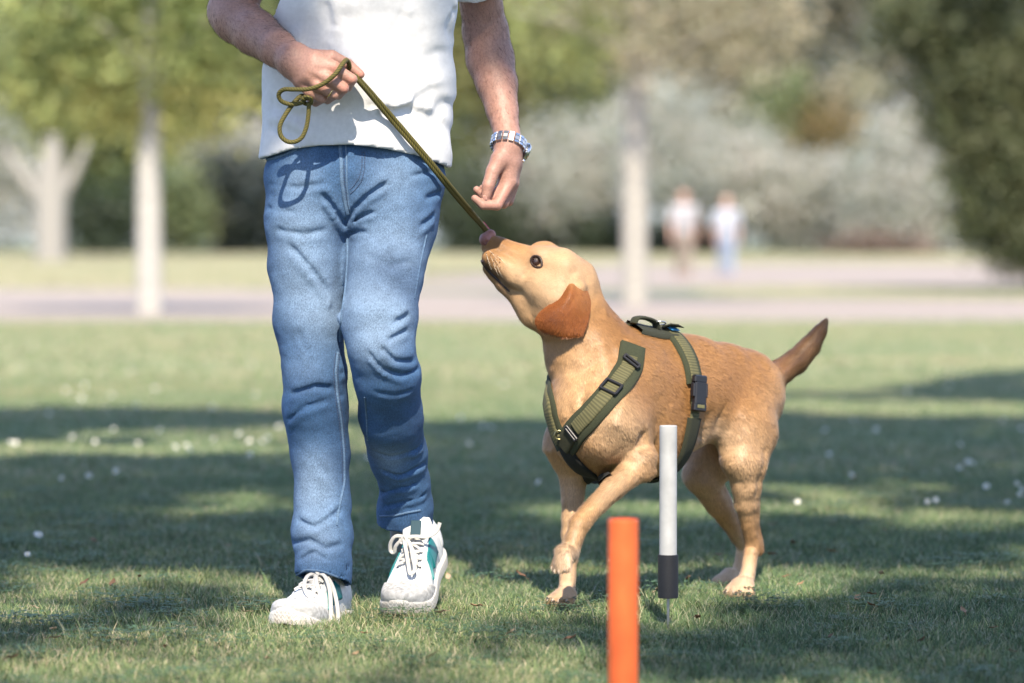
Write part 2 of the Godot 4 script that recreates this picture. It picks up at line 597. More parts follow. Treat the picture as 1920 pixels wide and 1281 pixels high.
func jeans_field() -> Field:
	var f := Field.new()
	chain(f, [[587, 265, -0.135, 0.074], [583, 330, -0.13, 0.088], [581, 410, -0.125, 0.086]], 0.06)
	chain(f, [[753, 265, -0.14, 0.074], [752, 330, -0.14, 0.085], [738, 410, -0.12, 0.086]], 0.06)
	chain(f, [[668, 265, -0.13, 0.088], [664, 330, -0.12, 0.096], [655, 372, -0.12, 0.07]], 0.07)
	chain(f, [[615, 380, -0.19, 0.085], [720, 380, -0.19, 0.085]], 0.06)
	var k := 0.022
	chain(f, [[579, 410, -0.12, 0.086], [577, 500, -0.11, 0.0765], [580, 600, -0.10, 0.0685], [590, 700, -0.085, 0.0620], [591, 762, -0.085, 0.0640], [600, 850, -0.10, 0.0585], [607, 950, -0.095, 0.0550], [604, 1000, -0.085, 0.0595], [607, 1060, -0.068, 0.0560], [606, 1120, -0.055, 0.057]], k)
	chain(f, [[738, 410, -0.12, 0.087], [722, 500, -0.085, 0.078], [711, 600, -0.03, 0.0725], [715, 655, -0.01, 0.066], [726, 705, -0.03, 0.064], [733, 780, -0.10, 0.0625], [745, 850, -0.19, 0.0585], [759, 905, -0.225, 0.0505], [760, 955, -0.255, 0.0565], [757, 1005, -0.285, 0.0575]], k)
	# trouser ends, open below
	var d0 := (spot(604, 1100, -0.055) - spot(606, 1000, -0.085)).normalized() + Vector3(-0.18, 0, 0.0)
	f.add(spot(606, 1087, -0.062), spot(606, 1087, -0.062), 0.12, 0.12, 0, d0.normalized(), 1, 3)
	f.add(spot(607, 1068, -0.066), spot(606, 1135, -0.052), 0.0505, 0.0505, 0.002, Vector3.ZERO, 1, 1)
	var d1 := (spot(756, 1010, -0.29) - spot(759, 930, -0.24)).normalized() + Vector3(-0.05, -0.25, 0.28)
	f.add(spot(758, 990, -0.25), spot(758, 990, -0.25), 0.12, 0.12, 0, d1.normalized(), 1, 3)
	f.add(spot(759, 968, -0.262), spot(757, 1035, -0.305), 0.0505, 0.0505, 0.002, Vector3.ZERO, 1, 1)
	# folds: [points, depth, width]; each lies on the cloth, its ridge beside it
	var folds := [
		[[[608, 366], [630, 398], [648, 425]], 0.017, 0.011], [[[722, 345], [690, 366], [664, 392], [652, 415]], 0.014, 0.010], [[[700, 398], [670, 408], [655, 425]], 0.008, 0.008], [[[690, 436], [660, 436]], 0.006, 0.008],
		[[[545, 462], [580, 500], [612, 545], [640, 590]], 0.007, 0.013], [[[520, 430], [570, 440], [610, 432]], 0.004, 0.012], [[[505, 345], [560, 352], [610, 345]], 0.003, 0.010], [[[500, 390], [550, 398]], 0.004, 0.011],
		[[[800, 372], [826, 360]], 0.008, 0.010], [[[790, 425], [815, 402]], 0.008, 0.010], [[[770, 330], [815, 322]], 0.004, 0.010],
		[[[742, 605], [762, 592], [790, 566]], 0.010, 0.010], [[[728, 640], [758, 622], [785, 618]], 0.010, 0.009], [[[716, 652], [738, 676], [770, 678], [790, 664]], 0.010, 0.009], [[[690, 660], [715, 690], [750, 704], [785, 692]], 0.006, 0.010], [[[700, 735], [740, 742], [775, 730]], 0.003, 0.010],
		[[[526, 762], [552, 738], [590, 724], [622, 728]], 0.010, 0.010], [[[540, 790], [570, 764], [612, 752]], 0.005, 0.010], [[[640, 700], [655, 690]], 0.008, 0.009], [[[640, 742], [658, 735]], 0.007, 0.009],
		[[[560, 975], [590, 990], [618, 972], [640, 955]], 0.0055, 0.010], [[[548, 1018], [580, 1012], [610, 1030], [640, 1022]], 0.006, 0.010], [[[560, 1052], [590, 1034], [612, 1050]], 0.006, 0.008], 
		[[[700, 846], [730, 858], [765, 850], [795, 832]], 0.005, 0.011], [[[715, 880], [745, 892], [775, 880], [800, 866]], 0.0055, 0.010], [[[712, 925], [745, 915], [782, 905]], 0.005, 0.009], [[[720, 950], [760, 940], [800, 925]], 0.005, 0.008],
		[[[600, 870], [620, 905], [622, 940]], 0.003, 0.014], [[[560, 620], [580, 680], [570, 730]], 0.003, 0.014], [[[690, 480], [730, 500], [770, 490]], 0.003, 0.014]]
	for w in folds:
		var p := []
		for q in w[0]:
			p.append(f.march(EYE, look(q[0], q[1]).normalized(), 8.2, 6.4))
		f.groove(p, w[1] * 1.1, w[2] * 0.58)
		f.groove(p.map(func(q): return q + Vector3(0.0, -1.25 * w[2], 0)), -w[1] * 0.75, w[2] * 0.85)
		f.groove(p.map(func(q): return q + Vector3(0.0, 1.4 * w[2], 0)), -w[1] * 0.5, w[2])
	f.buckets.clear()
	f.rough = noise(7.0, 4, 4)
	f.rough_amp = 0.0042
	f.rough_stretch = Vector3(1.0, 1.5, 1.0)
	return f

func denim_texture() -> ImageTexture:
	var size := 512
	var twill := noise(0.45, 2, 31)
	var cloud := noise(0.014, 3, 32)
	var im := Image.create(size, size, false, Image.FORMAT_L8)
	var data := PackedByteArray()
	data.resize(size * size)
	for y in size:
		for x in size:
			var v := 0.76 + 0.24 * twill.get_noise_2d(x * 0.8, y * 0.30) + 0.15 * twill.get_noise_2d(x * 0.26, y * 0.13) + 0.06 * cloud.get_noise_2d(x, y) + 0.05 * sin((x + y) * TAU / 4.0)
			data[y * size + x] = clampi(int(v * 255.0), 0, 255)
	return ImageTexture.create_from_image(Image.create_from_data(size, size, false, Image.FORMAT_L8, data))

# a raised seam that follows a body through measured spots
func seam(f: Field, pts: Array, wide: float, high: float, color: Color) -> Soup:
	var line := []
	for i in pts.size() - 1:
		for k in 6:
			var t := k / 6.0
			var px: float = lerpf(pts[i][0], pts[i + 1][0], t)
			var py: float = lerpf(pts[i][1], pts[i + 1][1], t)
			line.append(on(f, px, py))
	line.append(on(f, pts[-1][0], pts[-1][1]))
	line = line.filter(func(q): return q.z > -0.6)      # spots beside the cloth fall away
	var out := Soup.new()
	var p := PackedVector3Array(line)
	for i in range(1, p.size() - 1):
		p[i] = (p[i - 1] + p[i] * 2.0 + p[i + 1]) / 4.0
	out.tube(p, wide, 6, color, high / wide, Vector3(0.1, 0.2, 1.0).normalized())
	return out

# a dashed row of thread along measured spots
func stitches(f: Field, pts: Array, color: Color) -> Soup:
	var out := Soup.new()
	for i in pts.size() - 1:
		var a := Vector2(pts[i][0], pts[i][1])
		var b := Vector2(pts[i + 1][0], pts[i + 1][1])
		var n := int(a.distance_to(b) / 5.0) + 1
		for k in n:
			var q0 := a.lerp(b, k / float(n))
			var q1 := a.lerp(b, (k + 0.62) / float(n))
			var s0 := on(f, q0.x, q0.y)
			var s1 := on(f, q1.x, q1.y)
			if minf(s0.z, s1.z) > -0.6: out.tube(PackedVector3Array([s0, s1]), 0.0011, 4, color)
	return out

# fine dark hair on the forearms
func arm_hair(man: Node3D, skin: Soup) -> void:
	var strand := Soup.new()
	strand.tube(PackedVector3Array([Vector3(0, 0, 0), Vector3(0, 0.18, 0.5), Vector3(0, 0.22, 1.0)]), PackedFloat32Array([0.016, 0.013, 0.003]), 3, Color.WHITE, 1.0, Vector3.ZERO, false)
	rng.seed = 31
	var places: Array[Transform3D] = []
	for k in range(0, skin.ix.size(), 3):
		var p := skin.v[skin.ix[k]]
		var left := p.x < -0.15
		if p.y < (1.075 if left else 0.99) or p.y > 1.34 or rng.randf() > 0.10: continue
		if left and p.x > -0.43: continue
		if absf(p.x + 0.32) < 0.1: continue
		var n := skin.n[skin.ix[k]]
		var d := Vector3(0.75, -0.65, 0.1) if left else Vector3(0.25, -0.95, -0.1)
		d = (d - n * d.dot(n) + Vector3(rng.randf_range(-0.4, 0.4), rng.randf_range(-0.4, 0.4), 0)).normalized()
		d = (d - n * d.dot(n)).normalized()
		var l := rng.randf_range(0.006, 0.011)
		places.append(Transform3D(Basis(n.cross(d) * l, n * l, d * l), p))
	scatter("arm_hair", man, strand.mesh(), mat(lin(0.085, 0.045, 0.03), 0.6), places, PackedColorArray())

func walking_man() -> Node3D:
	var man := thing("person", "man in white t-shirt and faded blue jeans striding over the lawn holding a leash", "person", Vector3.ZERO)
	var arms := arm_fields()
	var skin := Soup.new()
	var tone := noise(14.0, 3, 8)
	for k in 2:
		var s: Soup = arms[k].surface(0.003)
		var dabs := []
		if k == 0:
			for q in [[626, 131, 0.1, 0.008], [658, 150, 0.1, 0.01], [676, 141, 0.05, 0.012], [600, 160, 0.09, 0.01], [645, 166, 0.09, 0.01], [560, 190, 0.06, 0.02]]:
				dabs.append([spot(q[0], q[1], q[2]), q[3], lin(0.60, 0.22, 0.16), 0.9])
		else:
			for q in [[884, 368, -0.15, 0.012], [893, 352, -0.17, 0.012], [922, 395, -0.17, 0.016], [950, 372, -0.19, 0.02], [930, 345, -0.16, 0.016]]:
				dabs.append([spot(q[0], q[1], q[2]), q[3], lin(0.66, 0.28, 0.21), 0.8])
		dye(s, lin(0.48, 0.265, 0.205), dabs, tone, 0.15)
		join(skin, s)
	var t: Soup = trunk_field().surface(0.012)
	dye(t, lin(0.48, 0.27, 0.205), [])
	join(skin, t)
	arm_hair(man, skin)
	put("body", skin.mesh(), skin_material(), man)
	for q in [[884, 366, -0.5, 0.3, arms[1]], [909, 371, 0.1, -1.0, arms[1]]]:
		var p := on(q[4], q[0], q[1])
		var n: Vector3 = q[4].slope(p)
		var along := Vector3(q[2], q[3], 0.2)
		along = (along - n * along.dot(n)).normalized()
		var nail := Soup.new()
		nail.box(p, Basis(n.cross(along), along, n), Vector3(0.0042, 0.005, 0.0012), 0.0011, Color.WHITE)
		put("fingernail", nail.mesh(), mat(lin(0.62, 0.34, 0.28), 0.3), man)
	var hair := Field.new()
	chain(hair, [[673, -505, -0.18, 0.098], [673, -470, -0.20, 0.09]], 0.03, Vector3.RIGHT, 1.1)
	chain(hair, [[650, -560, -0.12, 0.05], [690, -565, -0.12, 0.05]], 0.03)
	hair.rough = noise(40.0, 2, 3)
	hair.rough_amp = 0.006
	put("hair", hair.surface(0.01).mesh(), mat(lin(0.06, 0.035, 0.02), 0.6), man)

	var sf := shirt_field()
	var shirt := sf.surface(0.005)
	var cotton := mat(lin(0.72, 0.72, 0.735), 0.9, 0.0)
	triplanar(cotton, 7.0, grain(512, 0.02, 4, 0.93, 1.0, 12), grain(512, 0.3, 2, 0.0, 1.0, 13), 0.03)
	put("t_shirt", shirt.mesh(), cotton, man)

	var jf := jeans_field()
	var jeans := jf.surface(0.0036)
	var worn := lin(0.42, 0.57, 0.77)
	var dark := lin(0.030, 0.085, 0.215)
	var dabs := []
	for q in [[560, 430, 0.0, 0.07, 0.7], [575, 530, 0.0, 0.08, 0.8], [600, 590, 0.0, 0.06, 0.8], [735, 470, 0.0, 0.09, 0.9], [715, 560, 0.05, 0.08, 1.3], [705, 640, 0.06, 0.05, 1.1], [590, 880, 0.0, 0.05, 0.6], [585, 930, -0.05, 0.05, 0.9], [590, 1010, -0.05, 0.05, 0.8], [720, 860, -0.1, 0.04, 0.6], [720, 1060, -0.1, 0.04, 0.6], [560, 330, 0.0, 0.05, 0.4], [740, 330, 0.0, 0.06, 0.5], [570, 690, 0.0, 0.05, 0.3]]:
		dabs.append([on(jf, q[0], q[1]), q[3] * 0.85, worn, q[4] * 1.5])
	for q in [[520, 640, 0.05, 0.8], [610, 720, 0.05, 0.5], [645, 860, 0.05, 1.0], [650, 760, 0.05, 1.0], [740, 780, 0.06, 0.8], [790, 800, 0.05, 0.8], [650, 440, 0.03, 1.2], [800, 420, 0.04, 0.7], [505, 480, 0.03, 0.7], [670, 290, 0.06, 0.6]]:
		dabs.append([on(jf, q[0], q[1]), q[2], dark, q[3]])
	dye(jeans, lin(0.082, 0.195, 0.40), dabs, noise(30.0, 4, 9), 0.15)
	var denim := mat(Color(1, 1, 1), 0.92, 0.0, true)
	triplanar(denim, 4.6, denim_texture(), grain(512, 0.4, 1, 0.0, 1.0, 14), 0.02)
	var trousers := put("jeans", jeans.mesh(), denim, man)
	var pale := lin(0.17, 0.29, 0.47)
	var thread := lin(0.06, 0.09, 0.16)
	var seams := [
		[[[637, 268], [640, 300], [641, 340], [646, 375], [652, 402]], 0.004, 0.0022], [[[648, 268], [650, 300], [650, 345], [654, 385], [657, 402]], 0.0018, 0.0016],
		[[[651, 446], [652, 480], [648, 540], [641, 590], [637, 640]], 0.0028, 0.0022], [[[633, 660], [629, 699], [633, 747], [640, 791], [645, 850], [646, 905], [636, 950], [631, 985]], 0.0028, 0.0016],
		[[[684, 745], [687, 780], [689, 826]], 0.002, 0.0014], [[[800, 440], [789, 490], [777, 560]], 0.002, 0.0014], [[[494, 299], [515, 297], [540, 288], [558, 279]], 0.0034, 0.0026], [[[494, 294], [515, 291], [540, 282], [550, 277]], 0.0022, 0.002],
		[[[556, 1078], [575, 1068], [605, 1071], [635, 1083], [650, 1096]], 0.0024, 0.002], [[[712, 968], [740, 967], [765, 961], [788, 957]], 0.0024, 0.002]]
	for w in seams:
		put("seam", seam(jf, w[0], w[1], w[2], pale).mesh(), denim, trousers)
	for w in [[[684, 285], [684, 315], [678, 340], [666, 356], [656, 364]], [[679, 285], [679, 312], [673, 335], [662, 350], [655, 357]], [[645, 300], [646, 340], [651, 378], [656, 400]], [[629, 662], [625, 699], [629, 747], [636, 791], [641, 850], [642, 905]], [[637, 662], [633, 699], [637, 747], [644, 791], [649, 850]], [[558, 1084], [578, 1075], [606, 1078], [634, 1090]]]:
		put("stitching", stitches(jf, w, thread).mesh(), mat(thread, 0.8), trousers)
	var wool := mat(lin(0.20, 0.21, 0.23), 0.95)
	for q in [[[606, 1040, -0.075, 0.034], [606, 1120, -0.06, 0.034]], [[758, 940, -0.25, 0.034], [762, 1010, -0.31, 0.033]]]:
		var sock := Field.new()
		chain(sock, q, 0.02)
		put("sock", sock.surface(0.008).mesh(), wool, man)
	shoe(man, Vector3(spot(533, 1170, 0.12).x, -0.016, 0.125), Vector3(-0.33, 0.0, 0.94), Vector3(0.03, 1, 0.0), 1.0)
	shoe(man, Vector3(spot(752, 1150, -0.08).x, -0.016, -0.07), Vector3(-0.20, -0.38, 0.90), Vector3(-0.05, 1, 0.2), -1.0)
	watch(arms[1])
	ring_on(arms[0])
	return man

# ---------------------------------------------------------------- shoes

const SHOE_T: Array[float] = [0.0, 0.03, 0.08, 0.16, 0.26, 0.36, 0.5, 0.62, 0.72, 0.81, 0.89, 0.95, 0.985, 1.0]
const SHOE_W: Array[float] = [0.004, 0.022, 0.033, 0.039, 0.0395, 0.0395, 0.044, 0.0505, 0.0535, 0.053, 0.0475, 0.037, 0.022, 0.004]
const SHOE_H: Array[float] = [0.090, 0.098, 0.102, 0.104, 0.108, 0.110, 0.101, 0.086, 0.0735, 0.0655, 0.059, 0.052, 0.043, 0.029]

func table(at: float, xs: Array[float], ys: Array[float]) -> float:
	for i in xs.size() - 1:
		if at <= xs[i + 1]:
			var u := (at - xs[i]) / (xs[i + 1] - xs[i])
			var y0 := ys[maxi(i - 1, 0)]
			var y3 := ys[mini(i + 2, ys.size() - 1)]
			return cubic_interpolate(ys[i], ys[i + 1], y0, y3, u) if i > 0 and i < xs.size() - 2 else lerpf(ys[i], ys[i + 1], u)
	return ys[-1]

func spring(t: float) -> float:
	return 0.30 * maxf(0.0, t - 0.70) ** 2 + 0.10 * maxf(0.0, 0.1 - t) ** 2

func upper(t: float, w: float, off := 0.0) -> Vector3:      # w runs over the shoe from one side (0) to the other (PI)
	var hw := maxf(0.002, table(t, SHOE_T, SHOE_W) - 0.0055)
	var top := table(t, SHOE_T, SHOE_H)
	var cx := cos(w)
	var sy := sin(w)
	var boxy := lerpf(0.9, 0.62, smoothstep(0.55, 0.85, t))
	var high := lerpf(0.75, 0.55, smoothstep(0.5, 0.85, t))
	var p := Vector3(signf(cx) * absf(cx) ** boxy * hw, 0.026 + (top - 0.026) * sy ** high, (t * 0.985 + 0.006) * 0.305)
	p.y += spring(t)
	if off != 0.0:
		var e := 0.004
		var dt := upper(minf(t + e, 1.0), w) - upper(maxf(t - e, 0.0), w)
		var dw := upper(t, minf(w + 0.02, PI)) - upper(t, maxf(w - 0.02, 0.0))
		p += dw.cross(dt).normalized() * off
	return p

func shoe_panel(soup: Soup, corners: Array, off: float, nt := 8, nw := 8, color := Color.WHITE) -> void:
	# a patch on the upper between four (t, w) corners, with turned-down edges
	var first := soup.v.size()
	for i in nt + 1:
		for k in nw + 1:
			var u := clampf(float(i - 0) / nt, 0, 1)
			var q := clampf(float(k) / nw, 0, 1)
			var a: Vector2 = corners[0].lerp(corners[1], q)
			var b: Vector2 = corners[3].lerp(corners[2], q)
			var c := a.lerp(b, u)
			var edge := i == 0 or k == 0 or i == nt or k == nw
			soup.vert(upper(c.x, c.y, -0.001 if edge else off), Vector3.UP, color)
	for i in nt:
		for k in nw:
			var a := first + i * (nw + 1) + k
			soup.quad(a, a + 1, a + nw + 2, a + nw + 1)

func shoe(man: Node3D, toe: Vector3, dir: Vector3, up: Vector3, side: float) -> void:
	var root := Node3D.new()
	root.name = "shoe"
	man.add_child(root, true)
	var z := dir.normalized()
	var x := up.cross(z).normalized()
	var y := z.cross(x)
	root.transform = Transform3D(Basis(x, y, z), toe - z * 0.305)
	# sole
	var sole := Soup.new()
	var rows := [[0.0, -0.006], [0.002, -0.001], [0.006, 0.001], [0.024, 0.0005], [0.0285, -0.001], [0.0305, -0.0045], [0.0325, -0.0045], [0.034, -0.008], [0.034, -0.02]]
	var steps := 40
	var ring := 2 * steps
	var dirt := noise(90.0, 3, 40 + int(side))
	for r in rows:
		for k in ring:
			var t := (0.5 - 0.5 * cos(PI * (k if k <= steps else ring - k) / steps))
			var s := 1.0 if k <= steps else -1.0
			var w := maxf(table(t, SHOE_T, SHOE_W) + r[1], 0.0015)
			if k == 0 or k == steps: w = 0.0
			var zz := clampf(t * 0.305, -r[1] - 0.002, 0.307 + r[1])
			var n := dirt.get_noise_3d(s * w, r[0] * 2.0, zz)
			var soil := clampf(0.55 - r[0] * 18.0 + n * 0.9, 0.0, 1.0) * (0.35 + 0.65 * smoothstep(0.4, 0.9, t))
			sole.vert(Vector3(s * w, r[0] + spring(t), zz), Vector3.UP, lin(0.66, 0.63, 0.58).lerp(lin(0.33, 0.25, 0.17), soil * 0.75))
	for j in rows.size() - 1:
		for k in ring:
			var a := j * ring + k
			var b := j * ring + (k + 1) % ring
			sole.quad(a, a + ring, b + ring, b)
	var mid0 := sole.vert(Vector3(0, 0.0, 0.15), Vector3.DOWN, lin(0.3, 0.25, 0.2))
	for k in ring:
		sole.tri(mid0, k, (k + 1) % ring)
	sole.smooth()
	var rubber := mat(Color(1, 1, 1), 0.75, 0.0, true)
	var tread := Image.create(128, 128, false, Image.FORMAT_L8)
	for j in 128:
		for i in 128:
			var a := absf(fposmod(i / 16.0, 1.0) - 0.5) * 2.0
			var v := 0.0 if absf(fposmod(j / 16.0, 1.0) - a) < 0.22 or i % 16 < 2 else 1.0
			tread.set_pixel(i, j, Color(v, v, v))
	rubber.uv1_triplanar = true
	rubber.uv1_scale = Vector3.ONE * 14.0
	rubber.heightmap_enabled = true
	rubber.heightmap_texture = ImageTexture.create_from_image(tread)
	rubber.heightmap_scale = 0.09
	put("sole", sole.mesh(), rubber, root)
	# upper
	var body := Soup.new()
	var nt := 44
	var nw := 28
	for i in nt + 1:
		for k in nw + 1:
			var t := 0.5 - 0.5 * cos(PI * i / nt)
			body.vert(upper(t, PI * k / nw), Vector3.UP, Color.WHITE)
	for i in nt:
		for k in nw:
			var a := i * (nw + 1) + k
			body.quad(a, a + 1, a + nw + 2, a + nw + 1)
	body.smooth()
	var leather := mat(lin(0.80, 0.80, 0.79), 0.5)
	leather.uv1_triplanar = true
	leather.uv1_scale = Vector3.ONE * 9.0
	leather.albedo_texture = grain(512, 0.012, 5, 0.86, 1.0, 51)
	leather.heightmap_enabled = true
	leather.heightmap_texture = grain(512, 0.08, 3, 0.0, 1.0, 52)
	leather.heightmap_scale = 0.04
	put("upper", body.mesh(), leather, root)
	# scuffed suede panel round the toe, and the eyestay panels
	var suede := mat(lin(0.72, 0.71, 0.69), 0.9)
	suede.uv1_triplanar = true
	suede.uv1_scale = Vector3.ONE * 8.0
	suede.albedo_texture = grain(512, 0.02, 5, 0.62, 1.0, 53)
	var guard := Soup.new()
	var arc := 64
	for i in arc + 1:
		for k in 11:
			# the front of the toe: rows from the sole up to the edge of the vamp
			var w := PI * i / arc
			var rise: float = [0.0, 0.06, 0.15, 0.27, 0.4, 0.53, 0.66, 0.78, 0.9, 0.98, 1.0][k]
			var t_low := 0.9995
			var t_high := 0.60 + 0.235 * sin(w) ** 0.7 - 0.03 * exp(-pow((w - PI / 2) / 0.25, 2.0))
			var ww := w
			var t: float = lerpf(t_low, t_high, rise)
			guard.vert(upper(t, ww, 0.0034 if k > 0 and k < 10 else -0.001), Vector3.UP)
	for i in arc:
		for k in 10:
			var a := i * 11 + k
			guard.quad(a, a + 1, a + 12, a + 11)
	guard.smooth()
	put("toe_guard", guard.mesh(), suede, root)
	for s in [0, 1]:
		var stay := Soup.new()
		var counter := Soup.new()
		var m := func(w: float) -> float: return w if s == 0 else PI - w
		shoe_panel(stay, [Vector2(0.30, m.call(0.62)), Vector2(0.30, m.call(1.22)), Vector2(0.66, m.call(1.30)), Vector2(0.66, m.call(0.80))], 0.0022, 10, 6)
		shoe_panel(counter, [Vector2(0.02, m.call(0.15)), Vector2(0.02, m.call(0.85)), Vector2(0.15, m.call(0.8)), Vector2(0.19, m.call(0.15))], 0.0022, 8, 8)
		stay.smooth()
		put("eyestay", stay.mesh(), leather, root)
		counter.smooth()
		put("heel_counter", counter.mesh(), leather, root)
	# the coloured emblem on both sides: a slanting bar and a thin arm that meet in a point towards the toe
	var green := mat(lin(0.006, 0.16, 0.17), 0.45)
	for s in [0, 1]:
		var mark := Soup.new()
		var m := func(w: float) -> float: return w if s == 0 else PI - w
		shoe_panel(mark, [Vector2(0.30, m.call(0.26)), Vector2(0.33, m.call(0.98)), Vector2(0.50, m.call(0.86)), Vector2(0.50, m.call(0.20))], 0.0042, 18, 16)
		shoe_panel(mark, [Vector2(0.49, m.call(0.60)), Vector2(0.485, m.call(0.88)), Vector2(0.535, m.call(0.88)), Vector2(0.645, m.call(0.18))], 0.0044, 18, 12)
		mark.smooth()
		put("emblem", mark.mesh(), green, root)
	# tongue
	var tongue := Soup.new()
	var tp := PackedVector3Array()
	for i in 7:
		tp.append(Vector3(0, 0.098 + i * 0.006 - (0.006 if i == 0 else 0.0), 0.135 - i * 0.008))
	tongue.tube(tp, PackedFloat32Array([0.02, 0.026, 0.029, 0.03, 0.03, 0.029, 0.024]), 14, Color.WHITE, 0.24, Vector3(0, 0.6, 0.8))
	put("tongue", tongue.mesh(), leather, root)
	var flash := Soup.new()
	flash.box(Vector3(0, 0.126, 0.117), Basis(Vector3.RIGHT, Vector3(0, 0.8, -0.6), Vector3(0, 0.6, 0.8)), Vector3(0.011, 0.016, 0.0015), 0.0012)
	put("tongue_badge", flash.mesh(), mat(lin(0.02, 0.06, 0.08), 0.6), root)
	# perforations on the vamp
	var holes := Soup.new()
	for i in 5:
		for k in 6 - absi(i - 2):
			var w := PI / 2 + (k - (5 - absi(i - 2)) / 2.0) * 0.17
			var t := 0.715 + i * 0.022
			var p := upper(t, w, 0.0003)
			var n := (upper(t, w, 0.002) - p).normalized()
			holes.lathe(p, Basis(n.cross(Vector3.FORWARD).normalized(), n, Vector3.FORWARD), [Vector2(0.001, -0.001), Vector2(0.001, 0.0002), Vector2(0.0, 0.0002)], 8)
	put("perforation", holes.mesh(), mat(lin(0.05, 0.05, 0.05), 0.9), root).set_meta("kind", "stuff")
	# laces
	var cotton := mat(lin(0.66, 0.64, 0.60), 0.95)
	cotton.uv1_triplanar = true
	cotton.uv1_scale = Vector3.ONE * 40.0
	cotton.albedo_texture = grain(128, 0.12, 2, 0.75, 1.0, 61)
	for i in 5:
		for s: float in [-1.0, 1.0]:
			var t0 := 0.655 - i * 0.062
			var line := []
			for k in 7:
				var u := k / 6.0
				var p := upper(lerpf(t0, t0 - 0.055, u), PI / 2 + s * lerpf(0.42, -0.42, u), 0.005 + 0.003 * sin(PI * u) + (0.002 if s > 0 else 0.0))
				line.append(p)
			var l := Soup.new()
			l.tube(smooth_curve(line, 3), 0.0032, 8, Color.WHITE, 0.5, Vector3(0, 0.9, 0.4))
			put("lace", l.mesh(), cotton, root)
	var hollow := mat(lin(0.03, 0.03, 0.03), 0.9)
	for i in 6:
		for s: float in [-1.0, 1.0]:
			var t := 0.655 - i * 0.062
			var p := upper(t, PI / 2 + s * 0.44, 0.0026)
			var n := (upper(t, PI / 2 + s * 0.44, 0.006) - p).normalized()
			var eyelet := Soup.new()
			eyelet.lathe(p, Basis(n.cross(Vector3.FORWARD).normalized(), n, Vector3.FORWARD), [Vector2(0.0022, -0.001), Vector2(0.0022, 0.0003), Vector2(0.0, 0.0003)], 8)
			put("eyelet", eyelet.mesh(), hollow, root)
	var bow := []
	if side < 0:
		# knot high on the tongue with one long loop down the front and one to the left
		bow = [[[-0.016, 0.122, 0.155], [0.0, 0.118, 0.172], [0.012, 0.104, 0.205], [0.020, 0.090, 0.228], [0.012, 0.084, 0.236], [0.004, 0.094, 0.215], [-0.006, 0.110, 0.185], [-0.016, 0.122, 0.157]],
			[[-0.016, 0.124, 0.152], [-0.034, 0.124, 0.150], [-0.046, 0.110, 0.150], [-0.048, 0.092, 0.152], [-0.040, 0.090, 0.156], [-0.034, 0.106, 0.156], [-0.018, 0.122, 0.156]],
			[[-0.018, 0.124, 0.154], [0.006, 0.124, 0.150], [0.030, 0.120, 0.142], [0.046, 0.126, 0.128], [0.052, 0.140, 0.118]],
			[[-0.016, 0.121, 0.158], [0.004, 0.112, 0.178], [0.014, 0.098, 0.195], [0.018, 0.090, 0.210]],
			[[-0.024, 0.118, 0.150], [-0.012, 0.128, 0.158], [-0.010, 0.118, 0.164], [-0.022, 0.114, 0.158], [-0.024, 0.122, 0.150]]]
	else:
		bow = [[[0.0, 0.112, 0.150], [0.022, 0.110, 0.160], [0.040, 0.085, 0.175], [0.050, 0.045, 0.190], [0.055, 0.010, 0.200], [0.062, 0.008, 0.190], [0.060, 0.040, 0.178], [0.046, 0.080, 0.165], [0.024, 0.106, 0.150], [0.0, 0.113, 0.146]],
			[[0.0, 0.114, 0.152], [-0.010, 0.108, 0.170], [-0.004, 0.092, 0.200], [0.014, 0.076, 0.222], [0.022, 0.074, 0.216], [0.012, 0.092, 0.190], [0.004, 0.110, 0.160]],
			[[0.002, 0.112, 0.154], [0.016, 0.098, 0.185], [0.034, 0.072, 0.205], [0.046, 0.050, 0.215]],
			[[-0.008, 0.110, 0.150], [0.0, 0.120, 0.154], [0.008, 0.112, 0.160], [0.0, 0.108, 0.156], [-0.008, 0.112, 0.150]]]
	for b in bow:
		var l := Soup.new()
		l.tube(smooth_curve(b.map(func(q): return Vector3(q[0], q[1], q[2])), 6), 0.0042, 8, Color.WHITE, 0.5, Vector3(0.15, 0.8, 0.55))
		put("lace", l.mesh(), cotton, root)

# ---------------------------------------------------------------- watch and ring

